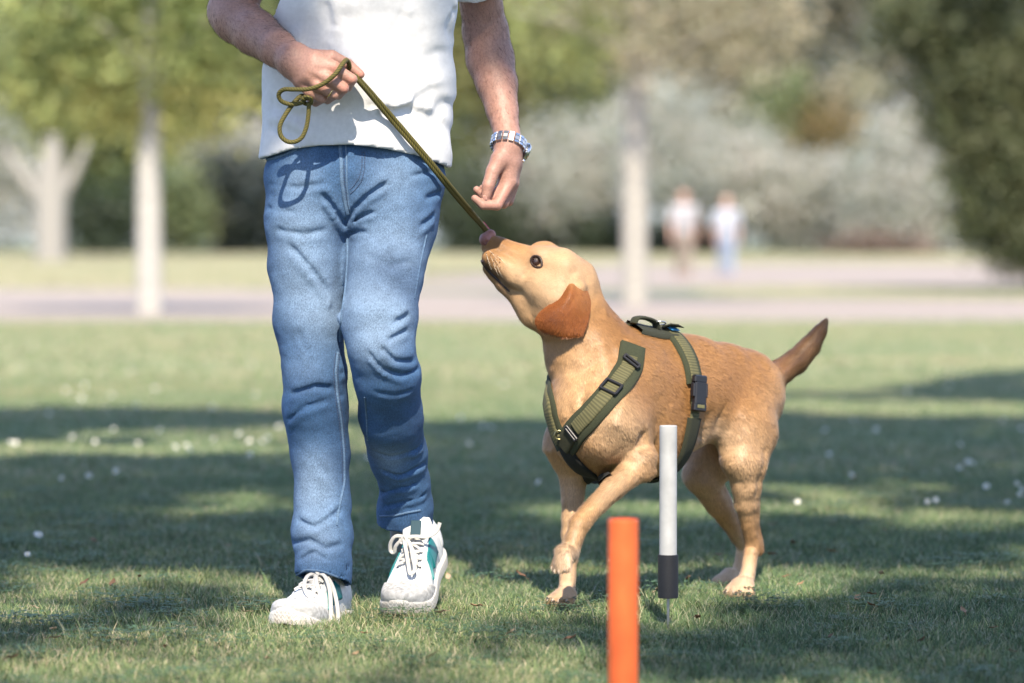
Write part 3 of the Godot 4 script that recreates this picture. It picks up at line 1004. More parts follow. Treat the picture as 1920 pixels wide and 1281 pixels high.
func watch(arm: Field) -> void:
	var root := thing("wristwatch", "steel link wristwatch on the wrist of the lowered hand", "watch")
	var axis := (spot(955, 285, -0.23) - spot(947, 225, -0.26)).normalized()
	var tilt := (axis + Vector3(-0.30, 0.0, 0.10)).normalized()
	var mid := spot(956, 273, -0.24)
	var u := tilt.cross(Vector3(0, 0, 1)).normalized()
	var v := tilt.cross(u)
	var steel := mat(lin(0.62, 0.63, 0.66), 0.22, 1.0)
	var brushed := mat(lin(0.50, 0.51, 0.54), 0.38, 1.0)
	var n := 20
	for i in n:
		var w := TAU * i / n
		var d := u * cos(w) + v * sin(w)
		var t := -u * sin(w) + v * cos(w)
		var p := arm.outward(mid, d, 0.06) + d * 0.0035
		var link := Soup.new()
		link.box(p, Basis(t, tilt, t.cross(tilt)), Vector3(0.0049, 0.0045, 0.0018), 0.0006)
		put("link", link.mesh(), brushed, root)
		for s: float in [-1.0, 1.0]:
			var outer := Soup.new()
			outer.box(p + tilt * s * 0.0078, Basis(t, tilt, t.cross(tilt)), Vector3(0.0049, 0.0030, 0.0016), 0.0007)
			put("link", outer.mesh(), steel, root)
	var side := Vector3(1.0, 0.0, -0.55)
	side = (side - tilt * side.dot(tilt)).normalized()
	var cp := arm.outward(mid, side, 0.06) + side * 0.004
	var case_shape := Soup.new()
	var b := Basis(tilt, side, tilt.cross(side))
	case_shape.lathe(cp, b, [Vector2(0.014, -0.003), Vector2(0.019, -0.001), Vector2(0.0195, 0.004), Vector2(0.0175, 0.007), Vector2(0.016, 0.0072), Vector2(0.016, 0.006)], 32)
	put("case", case_shape.mesh(), steel, root)
	var dial := Soup.new()
	dial.lathe(cp, b, [Vector2(0.016, 0.0055), Vector2(0.0, 0.006)], 32)
	put("dial", dial.mesh(), mat(lin(0.01, 0.011, 0.014), 0.15), root)
	var crown := Soup.new()
	crown.lathe(cp + tilt * 0.0215 + side * 0.002, Basis(side, tilt, side.cross(tilt)), [Vector2(0.003, -0.003), Vector2(0.003, 0.002), Vector2(0.0, 0.0025)], 12)
	put("crown_knob", crown.mesh(), steel, root)

func ring_on(hand: Field) -> void:
	var a := spot(598, 161, 0.086)
	var b := spot(627, 178, 0.078)
	var axis := (b - a).normalized()
	var mid := a.lerp(b, 0.72)
	var u := axis.cross(Vector3.UP).normalized()
	var v := axis.cross(u)
	var pts := PackedVector3Array()
	for i in 29:
		var w := TAU * i / 28.0
		pts.append(mid + (u * cos(w) + v * sin(w)) * 0.0108)
	var band := Soup.new()
	band.tube(pts, 0.0017, 8, Color.WHITE, 1.0, Vector3.ZERO, false)
	tag(put("finger_ring", band.mesh(), mat(lin(0.85, 0.62, 0.30), 0.18, 1.0)), "plain gold ring on the finger of the hand holding the leash", "ring")

# ---------------------------------------------------------------- leash

func braid(i: int, k: int, _total: float) -> Color:
	return lin(0.15, 0.125, 0.022) if (i + k) % 2 == 0 else lin(0.030, 0.030, 0.010)

func rope(pts: Array, r := 0.0046) -> Soup:
	var c := smooth_curve(pts, 10)
	# even steps, so that the braid keeps its pitch
	var even := PackedVector3Array([c[0]])
	var left := 0.0031
	for i in range(1, c.size()):
		var d := c[i].distance_to(c[i - 1])
		var t := left
		while t <= d:
			even.append(c[i - 1].lerp(c[i], t / d))
			t += 0.0031
		left = t - d
	var s := Soup.new()
	s.tube(even, r, 8, braid)
	return s

func leash() -> void:
	var shirt := shirt_field()
	var j0 := on(shirt, 735, 218).z + 0.022
	var j1 := on(shirt, 800, 294).z + 0.012
	var root := thing("leash", "olive green braided rope leash running from the man's hand to the dog", "leash")
	var m := mat(Color(1, 1, 1), 0.75, 0.0, true)
	put("rope", rope(spots([[640, 150, 0.03], [655, 128, 0.055], [650, 113, 0.075], [641, 122, 0.104], [628, 140, 0.113], [605, 158, 0.110], [580, 167, 0.104], [552, 168, 0.092], [533, 168, 0.082], [523, 176, 0.076], [526, 188, 0.072], [540, 195, 0.070], [557, 195, 0.068], [572, 190, 0.068]])).mesh(), m, root)
	put("rope", rope(spots([[576, 187, 0.062], [566, 180, 0.060], [552, 192, 0.062], [536, 214, 0.066], [525, 236, 0.07], [527, 255, 0.07], [540, 266, 0.07], [556, 265, 0.07], [568, 255, 0.07], [576, 232, 0.07], [579, 205, 0.072], [579, 192, 0.074]])).mesh(), m, root)
	put("knot", rope(spots([[566, 186, 0.064], [574, 182, 0.078], [583, 186, 0.080], [583, 194, 0.072], [574, 195, 0.060], [567, 190, 0.064], [572, 184, 0.078]]), 0.0044).mesh(), m, root)
	for s: float in [0.0, 1.0]:
		var o := s * 7.0
		put("rope", rope(spots([[640, 150 + o * 0.3, 0.035], [662, 146 + o * 0.2, 0.05], [673 - o * 0.2, 148 + o * 0.6, 0.052 + s * 0.006], [735 - o * 0.7, 218 + o * 0.5, j0], [800 - o * 0.55, 294 + o * 0.5, j1], [842 - o * 0.6, 346 + o * 0.4, -0.095], [880 - o * 0.5, 392 + o * 0.4, -0.20], [915 - o * 0.3, 434 + o * 0.3, -0.345], [968, 505 + o * 0.3, -0.44], [1040, 585 + o * 0.4, -0.47], [1110, 640 + o * 0.4, -0.50], [1165, 655 + o * 0.3, -0.48], [1214, 636 + o * 0.2, -0.40]])).mesh(), m, root)
	var tip := Soup.new()
	tip.tube(PackedVector3Array(spots([[905, 418, -0.352], [925, 443, -0.37], [945, 470, -0.40]])), 0.0035, 8, Color.WHITE)
	put("whipping", tip.mesh(), mat(lin(0.16, 0.01, 0.06), 0.7), root)

# ---------------------------------------------------------------- the dog

const SIDEWAYS := Vector3(0.688, 0.0, 0.725)     # from the dog's spine to its left flank
const AHEAD := Vector3(-0.725, 0.0, 0.688)       # from rump to chest

func dog_field() -> Field:
	var f := Field.new()
	# trunk: deep chest, tucked belly, rump
	chain(f, [[1132, 758, -0.30, 0.106], [1185, 752, -0.355, 0.129], [1240, 742, -0.41, 0.120], [1300, 733, -0.46, 0.104], [1350, 729, -0.51, 0.093], [1388, 732, -0.55, 0.086]], 0.06, SIDEWAYS, 1.22)
	chain(f, [[1150, 835, -0.30, 0.060], [1215, 830, -0.36, 0.058], [1285, 790, -0.43, 0.060]], 0.08)
	chain(f, [[1200, 668, -0.38, 0.036], [1290, 672, -0.46, 0.032], [1380, 690, -0.55, 0.036]], 0.05)
	chain(f, [[1402, 748, -0.57, 0.066], [1392, 740, -0.57, 0.07]], 0.05)
	# breast and shoulders
	chain(f, [[1086, 768, -0.25, 0.058], [1094, 828, -0.255, 0.050]], 0.05)
	chain(f, [[1168, 700, -0.28, 0.055], [1150, 790, -0.22, 0.068], [1130, 815, -0.22, 0.060]], 0.05)
	chain(f, [[1084, 770, -0.36, 0.052], [1080, 835, -0.36, 0.045]], 0.05)
	# neck
	chain(f, [[1140, 712, -0.335, 0.104], [1102, 655, -0.315, 0.087], [1074, 590, -0.30, 0.070], [1062, 555, -0.295, 0.066]], 0.05)
	# skull, brow, muzzle, jaws
	var hk := 0.028
	chain(f, [[1056, 535, -0.295, 0.061], [1040, 522, -0.295, 0.061]], hk)
	chain(f, [[1014, 468, -0.325, 0.0125], [1024, 470, -0.325, 0.014]], 0.014)
	chain(f, [[1076, 528, -0.295, 0.040]], 0.03)
	chain(f, [[1012, 492, -0.262, 0.026], [1050, 500, -0.255, 0.035]], 0.03)
	chain(f, [[1020, 480, -0.335, 0.023], [1050, 500, -0.335, 0.035]], 0.03)
	chain(f, [[1015, 508, -0.298, 0.046], [975, 490, -0.293, 0.034], [932, 467, -0.288, 0.0265], [921, 461, -0.286, 0.0205]], 0.025)
	chain(f, [[1010, 528, -0.262, 0.030], [968, 517, -0.268, 0.026], [922, 484, -0.270, 0.0205]], 0.02)
	chain(f, [[1010, 528, -0.335, 0.030], [968, 517, -0.320, 0.026], [922, 484, -0.306, 0.0205]], 0.02)
	chain(f, [[1025, 565, -0.295, 0.040], [985, 558, -0.290, 0.028], [945, 530, -0.288, 0.020], [917, 504, -0.287, 0.0135]], 0.012)
	chain(f, [[1040, 556, -0.245, 0.034], [1020, 545, -0.25, 0.028]], 0.035)
	chain(f, [[1040, 575, -0.28, 0.045], [1000, 590, -0.285, 0.026]], 0.04)
	f.groove(spots([[902, 487, -0.255], [913, 505, -0.250], [934, 525, -0.246], [956, 547, -0.244]]), 0.0045, 0.0035)
	f.add(spot(1005, 491, -0.236), spot(1005, 491, -0.236), 0.0100, 0.0100, 0.003, Vector3.ZERO, 1.0, 1)
	f.groove(spots([[996, 501, -0.235], [988, 510, -0.24], [980, 520, -0.24]]), 0.003, 0.008)
	f.groove(spots([[985, 470, -0.262], [1000, 480, -0.24]]), 0.002, 0.006)
	# where the ear hangs from
	chain(f, [[1078, 528, -0.236, 0.012], [1084, 540, -0.232, 0.016]], 0.012)
	# tail
	chain(f, [[1405, 722, -0.57, 0.060], [1440, 712, -0.615, 0.0335], [1466, 696, -0.645, 0.0265], [1492, 678, -0.67, 0.0262], [1518, 650, -0.69, 0.0225], [1536, 624, -0.70, 0.016], [1546, 606, -0.705, 0.0075]], 0.03)
	# near hind leg: thigh, knee, hock, pastern, paw
	chain(f, [[1394, 752, -0.53, 0.072], [1407, 812, -0.485, 0.055], [1400, 868, -0.455, 0.041], [1399, 908, -0.455, 0.031], [1398, 942, -0.463, 0.0235], [1402, 978, -0.478, 0.0165], [1411, 1022, -0.497, 0.0150], [1402, 1075, -0.472, 0.0158], [1392, 1112, -0.455, 0.0225]], 0.03)
	chain(f, [[1382, 795, -0.465, 0.049], [1381, 855, -0.438, 0.026]], 0.05)
	chain(f, [[1410, 915, -0.472, 0.0150], [1414, 975, -0.490, 0.0100], [1422, 1026, -0.505, 0.0090]], 0.018)
	chain(f, [[1414, 1014, -0.50, 0.014], [1423, 1034, -0.505, 0.0095]], 0.012)
	paw(f, Vector3(spot(1388, 1124, -0.43).x, 0.013, -0.425), Vector3(-0.32, 0, 0.95), 0.0150)
	# far hind leg
	chain(f, [[1390, 750, -0.62, 0.085], [1335, 860, -0.60, 0.055], [1316, 890, -0.585, 0.039], [1348, 945, -0.625, 0.0275], [1376, 992, -0.67, 0.0170], [1395, 1025, -0.71, 0.0155], [1388, 1068, -0.71, 0.0165], [1375, 1094, -0.70, 0.018]], 0.03)
	paw(f, Vector3(spot(1362, 1100, -0.68).x, 0.012, -0.665), Vector3(-0.55, 0, 0.83), 0.0125)
	# near foreleg, lifted and folded at the wrist
	chain(f, [[1170, 803, -0.235, 0.056], [1192, 853, -0.215, 0.034], [1194, 876, -0.205, 0.0275], [1150, 916, -0.165, 0.0230], [1110, 955, -0.125, 0.0188], [1086, 982, -0.10, 0.0198], [1076, 1012, -0.09, 0.0172], [1068, 1038, -0.078, 0.0175]], 0.022)
	chain(f, [[1203, 866, -0.215, 0.03], [1212, 882, -0.215, 0.017]], 0.025)
	paw(f, spot(1061, 1056, -0.064), Vector3(-0.48, -0.76, 0.43), 0.0118)
	f.groove(spots([[1180, 895, -0.15], [1140, 932, -0.11], [1118, 950, -0.09]]), 0.004, 0.008)
	# far foreleg, planted
	chain(f, [[1072, 838, -0.335, 0.058], [1076, 890, -0.335, 0.0295], [1073, 940, -0.325, 0.0215], [1070, 1000, -0.315, 0.0175], [1067, 1050, -0.305, 0.0165], [1063, 1105, -0.29, 0.0175]], 0.03)
	paw(f, Vector3(spot(1054, 1135, -0.26).x, 0.013, -0.245), Vector3(-0.50, 0, 0.86), 0.0135)
	# muscle lines
	f.groove(spots([[1335, 770, -0.36], [1320, 800, -0.37], [1310, 825, -0.38]]), 0.011, 0.016)
	f.groove(spots([[1178, 760, -0.20], [1195, 805, -0.19], [1205, 840, -0.18]]), 0.011, 0.013)
	f.groove(spots([[1185, 700, -0.215], [1165, 760, -0.165], [1150, 800, -0.145]]), -0.006, 0.018)
	f.groove(spots([[1352, 740, -0.41], [1345, 790, -0.40], [1358, 850, -0.39]]), 0.006, 0.013)
	f.groove(spots([[1300, 700, -0.36], [1320, 760, -0.36]]), 0.003, 0.012)
	f.groove(spots([[1250, 700, -0.30], [1262, 770, -0.30]]), 0.003, 0.012)
	f.groove(spots([[1040, 660, -0.22], [1055, 720, -0.19], [1068, 780, -0.18]]), 0.006, 0.011)
	f.groove(spots([[1090, 640, -0.22], [1100, 700, -0.20], [1090, 770, -0.18]]), 0.004, 0.010)
	f.groove(spots([[1125, 640, -0.225], [1135, 700, -0.21]]), -0.003, 0.02)
	f.groove(spots([[1430, 830, -0.44], [1425, 880, -0.43], [1418, 930, -0.44]]), 0.005, 0.010)
	f.rough = noise(24.0, 2, 17)
	f.rough_amp = 0.0014
	return f

func paw(f: Field, at: Vector3, ahead: Vector3, r: float) -> void:
	var z := ahead.normalized()
	var x := Vector3.UP.cross(z).normalized() if absf(z.y) < 0.9 else Vector3.RIGHT
	var y := z.cross(x)
	f.add(at - z * 0.014 + y * 0.016, at + z * 0.004 + y * 0.008, r * 1.45, r * 1.35, 0.014, x, 0.8)
	for k in 4:
		var s := (k - 1.5)
		var out := 0.021 - 0.006 * absf(s)
		var base := at + x * s * r * 0.92 + y * 0.006
		f.add(base + y * 0.006, base + z * out + x * s * 0.002, r * 0.72, r * 0.72, 0.0045)

func nails_of(at: Vector3, ahead: Vector3, r: float) -> Array:
	var all := []
	var z := ahead.normalized()
	var x := Vector3.UP.cross(z).normalized()
	var y := z.cross(x)
	for k in 4:
		var s := k - 1.5
		var o := 0.021 - 0.006 * absf(s)
		var tip := at + x * s * (r * 0.92 + 0.002) + y * 0.010 + z * (o + r * 0.5)
		var out := Soup.new()
		out.tube(PackedVector3Array([tip, tip + z * 0.004 - y * 0.001, tip + z * 0.007 - y * 0.004]), PackedFloat32Array([0.0030, 0.0024, 0.0006]), 6, Color.WHITE)
		all.append(out)
	return all

func claws(root: Node3D, horn: Material, all: Array) -> void:
	for c in all:
		put("claw", c.mesh(), horn, root)

# a thin hanging flap between a front and a back edge: [front x, y, z, back x, y, z]
func ear() -> Soup:
	var rows := [[1070, 526, -0.238, 1088, 531, -0.242], [1064, 533, -0.222, 1097, 540, -0.236], [1058, 545, -0.214, 1104, 551, -0.230], [1046, 559, -0.212, 1108, 566, -0.226], [1027, 573, -0.213, 1107, 582, -0.222], [1011, 586, -0.216, 1104, 597, -0.219], [1003, 600, -0.220, 1100, 609, -0.216], [1006, 612, -0.222, 1096, 620, -0.214], [1018, 622, -0.222, 1091, 627, -0.213], [1040, 628, -0.220, 1076, 630, -0.214]]
	var out := Soup.new()
	var nr := 36
	var nc := 16
	for face in 2:
		for i in nr + 1:
			var t := i * (rows.size() - 1.0) / nr
			var k := mini(int(t), rows.size() - 2)
			var u := t - k
			var a := []
			for c in 6:
				a.append(cubic_interpolate(rows[k][c], rows[k + 1][c], rows[maxi(k - 1, 0)][c], rows[mini(k + 2, rows.size() - 1)][c], u))
			for j in nc + 1:
				var w := float(j) / nc
				var p := spot(lerpf(a[0], a[3], w), lerpf(a[1], a[4], w) + 3.0 * sin(PI * w) * (i / float(nr)), 0.0)
				var z: float = lerpf(a[2], a[5], w) + 0.020 * sin(PI * w) * sin(PI * minf(1.0, 0.12 + 0.75 * i / nr)) + 0.006 * sin(PI * clampf(w * 2.2, 0, 1)) * exp(-pow(i / 9.0 - 0.9, 2.0))
				var thick := 0.0045 * minf(1.0, 6.0 * minf(w, 1.0 - w)) * minf(1.0, 8.0 * (1.0 - i / float(nr)))
				out.vert(spot(lerpf(a[0], a[3], w), lerpf(a[1], a[4], w) + 3.0 * sin(PI * w) * (i / float(nr)), z - (thick * 2.0 if face == 1 else 0.0)))
		for i in nr:
			for j in nc:
				var q := face * (nr + 1) * (nc + 1) + i * (nc + 1) + j
				if face == 0: out.quad(q, q + 1, q + nc + 2, q + nc + 1)
				else: out.quad(q, q + nc + 1, q + nc + 2, q + 1)
	out.smooth()
	return out

func coat_dabs() -> Array:
	var tan_ := lin(0.30, 0.135, 0.043)
	var rust := lin(0.21, 0.050, 0.011)
	var pale := lin(0.57, 0.40, 0.25)
	var cream := lin(0.60, 0.47, 0.34)
	var out := []
	for q in [
		# darker saddle, flank, tail
		[1210, 650, -0.36, 0.07, tan_, 1.0], [1290, 660, -0.40, 0.07, tan_, 0.6], [1260, 720, -0.30, 0.06, tan_, 1.3], [1275, 790, -0.33, 0.06, tan_, 1.6], [1345, 690, -0.45, 0.07, tan_, 0.8], [1400, 690, -0.5, 0.06, tan_, 0.9], [1370, 730, -0.42, 0.05, tan_, 1.0], [1330, 740, -0.38, 0.05, tan_, 0.8],
		[1460, 700, -0.62, 0.04, lin(0.19, 0.080, 0.034), 1.8], [1495, 675, -0.65, 0.04, lin(0.17, 0.072, 0.030), 2.0], [1535, 625, -0.69, 0.04, lin(0.17, 0.068, 0.027), 2.0],
		[1160, 640, -0.26, 0.06, tan_, 1.2], [1130, 600, -0.25, 0.05, tan_, 1.0], [1185, 740, -0.22, 0.05, tan_, 0.9],
		# ear
		[1077, 530, -0.235, 0.011, rust, 3.0],
		# muzzle
		[935, 452, -0.27, 0.02, lin(0.20, 0.085, 0.030), 2.2], [925, 478, -0.255, 0.016, lin(0.22, 0.105, 0.04), 1.5], [1000, 475, -0.24, 0.014, lin(0.24, 0.13, 0.06), 0.8], [968, 470, -0.255, 0.025, tan_, 1.0],
		[930, 515, -0.255, 0.012, lin(0.10, 0.05, 0.035), 2.5], [945, 535, -0.255, 0.012, lin(0.12, 0.06, 0.04), 2.2], [908, 498, -0.26, 0.010, lin(0.05, 0.04, 0.035), 3.0], [915, 512, -0.262, 0.010, lin(0.08, 0.05, 0.04), 2.0],
		[1050, 500, -0.24, 0.05, pale, 1.6], [1020, 530, -0.23, 0.05, pale, 1.6], [975, 515, -0.24, 0.035, pale, 1.3], [1090, 500, -0.25, 0.05, pale, 1.2], [955, 500, -0.25, 0.02, pale, 0.9],
		[990, 575, -0.26, 0.04, pale, 0.8], [940, 545, -0.27, 0.02, lin(0.30, 0.2, 0.13), 1.5],
		[1005, 491, -0.24, 0.0115, lin(0.05, 0.025, 0.016), 5.0], [1022, 498, -0.235, 0.010, tan_, 1.0], [1018, 478, -0.24, 0.012, cream, 1.0], [985, 495, -0.24, 0.02, tan_, 0.7], [1040, 545, -0.22, 0.03, cream, 0.7],
		# breast, belly, legs
		[1090, 680, -0.2, 0.06, pale, 0.9], [1035, 740, -0.2, 0.05, pale, 0.9], [1150, 790, -0.15, 0.06, pale, 1.5], [1190, 840, -0.16, 0.05, pale, 1.2], [1290, 840, -0.36, 0.05, pale, 1.2], [1335, 820, -0.4, 0.04, cream, 1.6],
		[1115, 860, -0.2, 0.035, lin(0.24, 0.11, 0.035), 1.6], [1150, 920, -0.14, 0.06, pale, 1.4], [1085, 985, -0.08, 0.03, pale, 0.4], [1062, 1060, -0.05, 0.05, cream, 2.0], [1070, 1010, -0.08, 0.03, lin(0.26, 0.155, 0.07), 1.0],
		[1072, 930, -0.3, 0.06, pale, 1.2], [1068, 1010, -0.3, 0.06, pale, 1.2], [1060, 1110, -0.27, 0.06, cream, 1.4],
		[1395, 860, -0.41, 0.06, pale, 1.3], [1400, 930, -0.43, 0.05, pale, 1.3], [1410, 1000, -0.47, 0.03, lin(0.30, 0.18, 0.09), 1.0], [1400, 1080, -0.44, 0.05, cream, 1.6], [1390, 1125, -0.42, 0.05, cream, 2.0], [1430, 1035, -0.5, 0.02, lin(0.26, 0.12, 0.045), 1.6], [1450, 790, -0.5, 0.06, pale, 0.6],
		[1320, 900, -0.56, 0.07, pale, 0.9], [1385, 1060, -0.7, 0.07, cream, 1.3], [1362, 1100, -0.67, 0.05, cream, 1.6]]:
		out.append([spot(q[0], q[1], q[2]), q[3], q[4], q[5]])
	return out

const FLOW := [   # which way the hair lies: [px, py, dx, dy] in the photograph, dz towards the viewer
	[930, 450, 1.0, 0.5, 0], [925, 485, 0.8, 0.7, 0], [980, 480, 1, 0.35, 0], [970, 530, 0.9, 0.7, 0], [1030, 520, 1, 0.4, 0], [1050, 470, 1, 0.3, 0], [1100, 500, 0.6, 0.9, 0], [1040, 560, 0.6, 0.9, 0],
	[1075, 545, -0.3, 1, 0], [1040, 590, -0.9, 0.6, 0], [1080, 600, -0.1, 1, 0], [1000, 610, 0.3, 1, 0], [1060, 660, 0.1, 1, 0], [1130, 620, 0.5, 1, 0], [1120, 700, 0.1, 1, 0], [1030, 740, 0.2, 1, 0], [1080, 790, 0.1, 1, 0],
	[1180, 680, 0.6, 0.9, 0], [1170, 780, 0.3, 1, 0], [1240, 680, 1, 0.5, 0], [1260, 770, 1, 0.6, 0], [1310, 690, 1, 0.3, 0], [1330, 780, 1, 0.7, 0], [1400, 700, 1, 0.6, 0], [1400, 780, 0.4, 1, 0], [1450, 780, 0.1, 1, 0], [1390, 880, 0, 1, 0], [1410, 980, 0.1, 1, 0], [1400, 1090, -0.2, 1, 0],
	[1470, 695, 1, -0.6, 0], [1520, 650, 0.8, -1, 0], [1545, 610, 0.5, -1, 0], [1150, 920, -0.8, 0.9, 0], [1080, 1000, -0.3, 1, 0], [1070, 940, 0, 1, 0], [1065, 1060, 0, 1, 0], [1320, 900, 0.3, 1, 0], [1380, 1020, 0.3, 1, 0], [1110, 850, 0.4, 1, 0]]

func dog() -> Node3D:
	var root := thing("dog", "golden yellow dog in an olive harness, one forepaw lifted, gazing up at the man", "dog")
	var f := dog_field()
	var body := f.surface(0.004)
	var speckle := noise(60.0, 3, 18)
	dye(body, lin(0.45, 0.245, 0.098), coat_dabs(), speckle, 0.04)
	var flap := ear()
	dye(flap, lin(0.25, 0.078, 0.017), [[spot(1078, 530, -0.235), 0.018, lin(0.42, 0.225, 0.09), 3.0], [spot(1092, 560, -0.22), 0.022, lin(0.36, 0.16, 0.055), 1.0], [spot(1035, 596, -0.20), 0.03, lin(0.18, 0.047, 0.010), 1.0]], speckle, 0.15)
	join(body, flap)
	var coat := mat(Color(1, 1, 1), 0.85, 0.0, true)
	put("body", body.mesh(), coat, root)
	fur(root, body)
	# eye
	var ep := spot(1005, 491, -0.2480)
	var eye := Soup.new()
	var gaze := Vector3(-0.45, 0.35, 0.82).normalized()
	var eb := Basis(gaze.cross(Vector3.UP).normalized(), gaze, gaze.cross(Vector3.UP).cross(gaze).normalized())
	var ball := []
	for i in 13:
		ball.append(Vector2(0.0120 * sin(PI * i / 12.0), -0.0120 * cos(PI * i / 12.0)))
	eye.lathe(ep, eb, ball, 20)
	var wet := mat(lin(0.035, 0.012, 0.008), 0.06)
	wet.clearcoat_enabled = true
	wet.clearcoat = 1.0
	put("eye", eye.mesh(), wet, root)
	var pupil := Soup.new()
	pupil.lathe(ep, eb, [Vector2(0.0050, 0.0110), Vector2(0.0, 0.0122)], 16)
	put("pupil", pupil.mesh(), mat(lin(0.003, 0.003, 0.003), 0.05), root)
	var lid := Soup.new()
	lid.tube(smooth_curve([on(f, 995, 487), on(f, 1000, 481), on(f, 1009, 481), on(f, 1015, 488), on(f, 1015, 500), on(f, 1006, 501), on(f, 998, 496), on(f, 995, 487)], 4), 0.0026, 6, Color.WHITE)
	put("eyelid", lid.mesh(), mat(lin(0.035, 0.018, 0.013), 0.45), root)
	# nose leather with nostrils
	var nf := Field.new()
	chain(nf, [[911, 448, -0.284, 0.0128], [920, 440, -0.286, 0.0105]], 0.008)
	chain(nf, [[910, 452, -0.274, 0.0092]], 0.012)
	chain(nf, [[910, 452, -0.296, 0.0092]], 0.012)
	nf.add(spot(912, 455, -0.264), spot(921, 452, -0.265), 0.0042, 0.0020, 0.003, Vector3.ZERO, 1, 1)
	nf.add(spot(902, 452, -0.288), spot(902, 452, -0.288), 0.0025, 0.0025, 0.003, Vector3.ZERO, 1, 1)
	var ns := nf.surface(0.0016)
	dye(ns, lin(0.34, 0.15, 0.12), [[spot(912, 457, -0.264), 0.006, lin(0.10, 0.035, 0.03), 3.0], [spot(922, 452, -0.27), 0.006, lin(0.16, 0.06, 0.05), 1.5]], noise(220.0, 2, 77), 0.2)
	var leather := mat(Color(1, 1, 1), 0.55, 0.0, true)
	put("nose", ns.mesh(), leather, root)
	# dark lips
	var lips := Soup.new()
	var lp := PackedVector3Array()
	for q in [[905, 488], [909, 497], [916, 507], [925, 517], [935, 527], [946, 538], [955, 547]]:
		lp.append(on(f, q[0], q[1]) + Vector3(0.0006, 0.0, -0.0008))
	var lc := smooth_curve(Array(lp), 4)
	lips.tube(lc, _taper(0.0060, 0.0020, lc.size()), 6, Color.WHITE)
	put("lip", lips.mesh(), mat(lin(0.035, 0.022, 0.018), 0.5), root)
	# whisker spots and whiskers
	var dots := Soup.new()
	var hairs := Soup.new()
	rng.seed = 5
	for i in 22:
		var px := rng.randf_range(908, 938)
		var py := 474 + (px - 908) * 0.62 + rng.randf_range(-11, 13)
		var p := on(f, px, py)
		if p.z > 0.0 or p.z < -0.32: continue
		var n := f.slope(p)
		dots.lathe(p, Basis(n.cross(Vector3.UP).normalized(), n, n.cross(Vector3.UP).cross(n).normalized()), [Vector2(0.0011, -0.001), Vector2(0.0009, 0.0006), Vector2(0, 0.0008)], 6)
		if i % 3 == 0:
			var d := (n * 0.7 + Vector3(0.5, -0.8, 0.1)).normalized()
			hairs.tube(PackedVector3Array([p, p + d * 0.014, p + d * 0.026 + Vector3(0.004, -0.007, 0)]), PackedFloat32Array([0.00028, 0.00024, 0.0001]), 4, Color.WHITE)
	put("whisker_spot", dots.mesh(), mat(lin(0.10, 0.05, 0.025), 0.8), root)
	put("whisker", hairs.mesh(), mat(lin(0.75, 0.68, 0.55), 0.5), root)
	var horn := mat(lin(0.48, 0.38, 0.29), 0.5)
	claws(root, horn, nails_of(Vector3(spot(1388, 1124, -0.43).x, 0.013, -0.425), Vector3(-0.32, 0, 0.95), 0.0150))
	claws(root, horn, nails_of(spot(1061, 1056, -0.064), Vector3(-0.48, -0.76, 0.43), 0.0118))
	claws(root, horn, nails_of(Vector3(spot(1054, 1135, -0.26).x, 0.013, -0.245), Vector3(-0.50, 0, 0.86), 0.0135))
	harness(f)
	return root

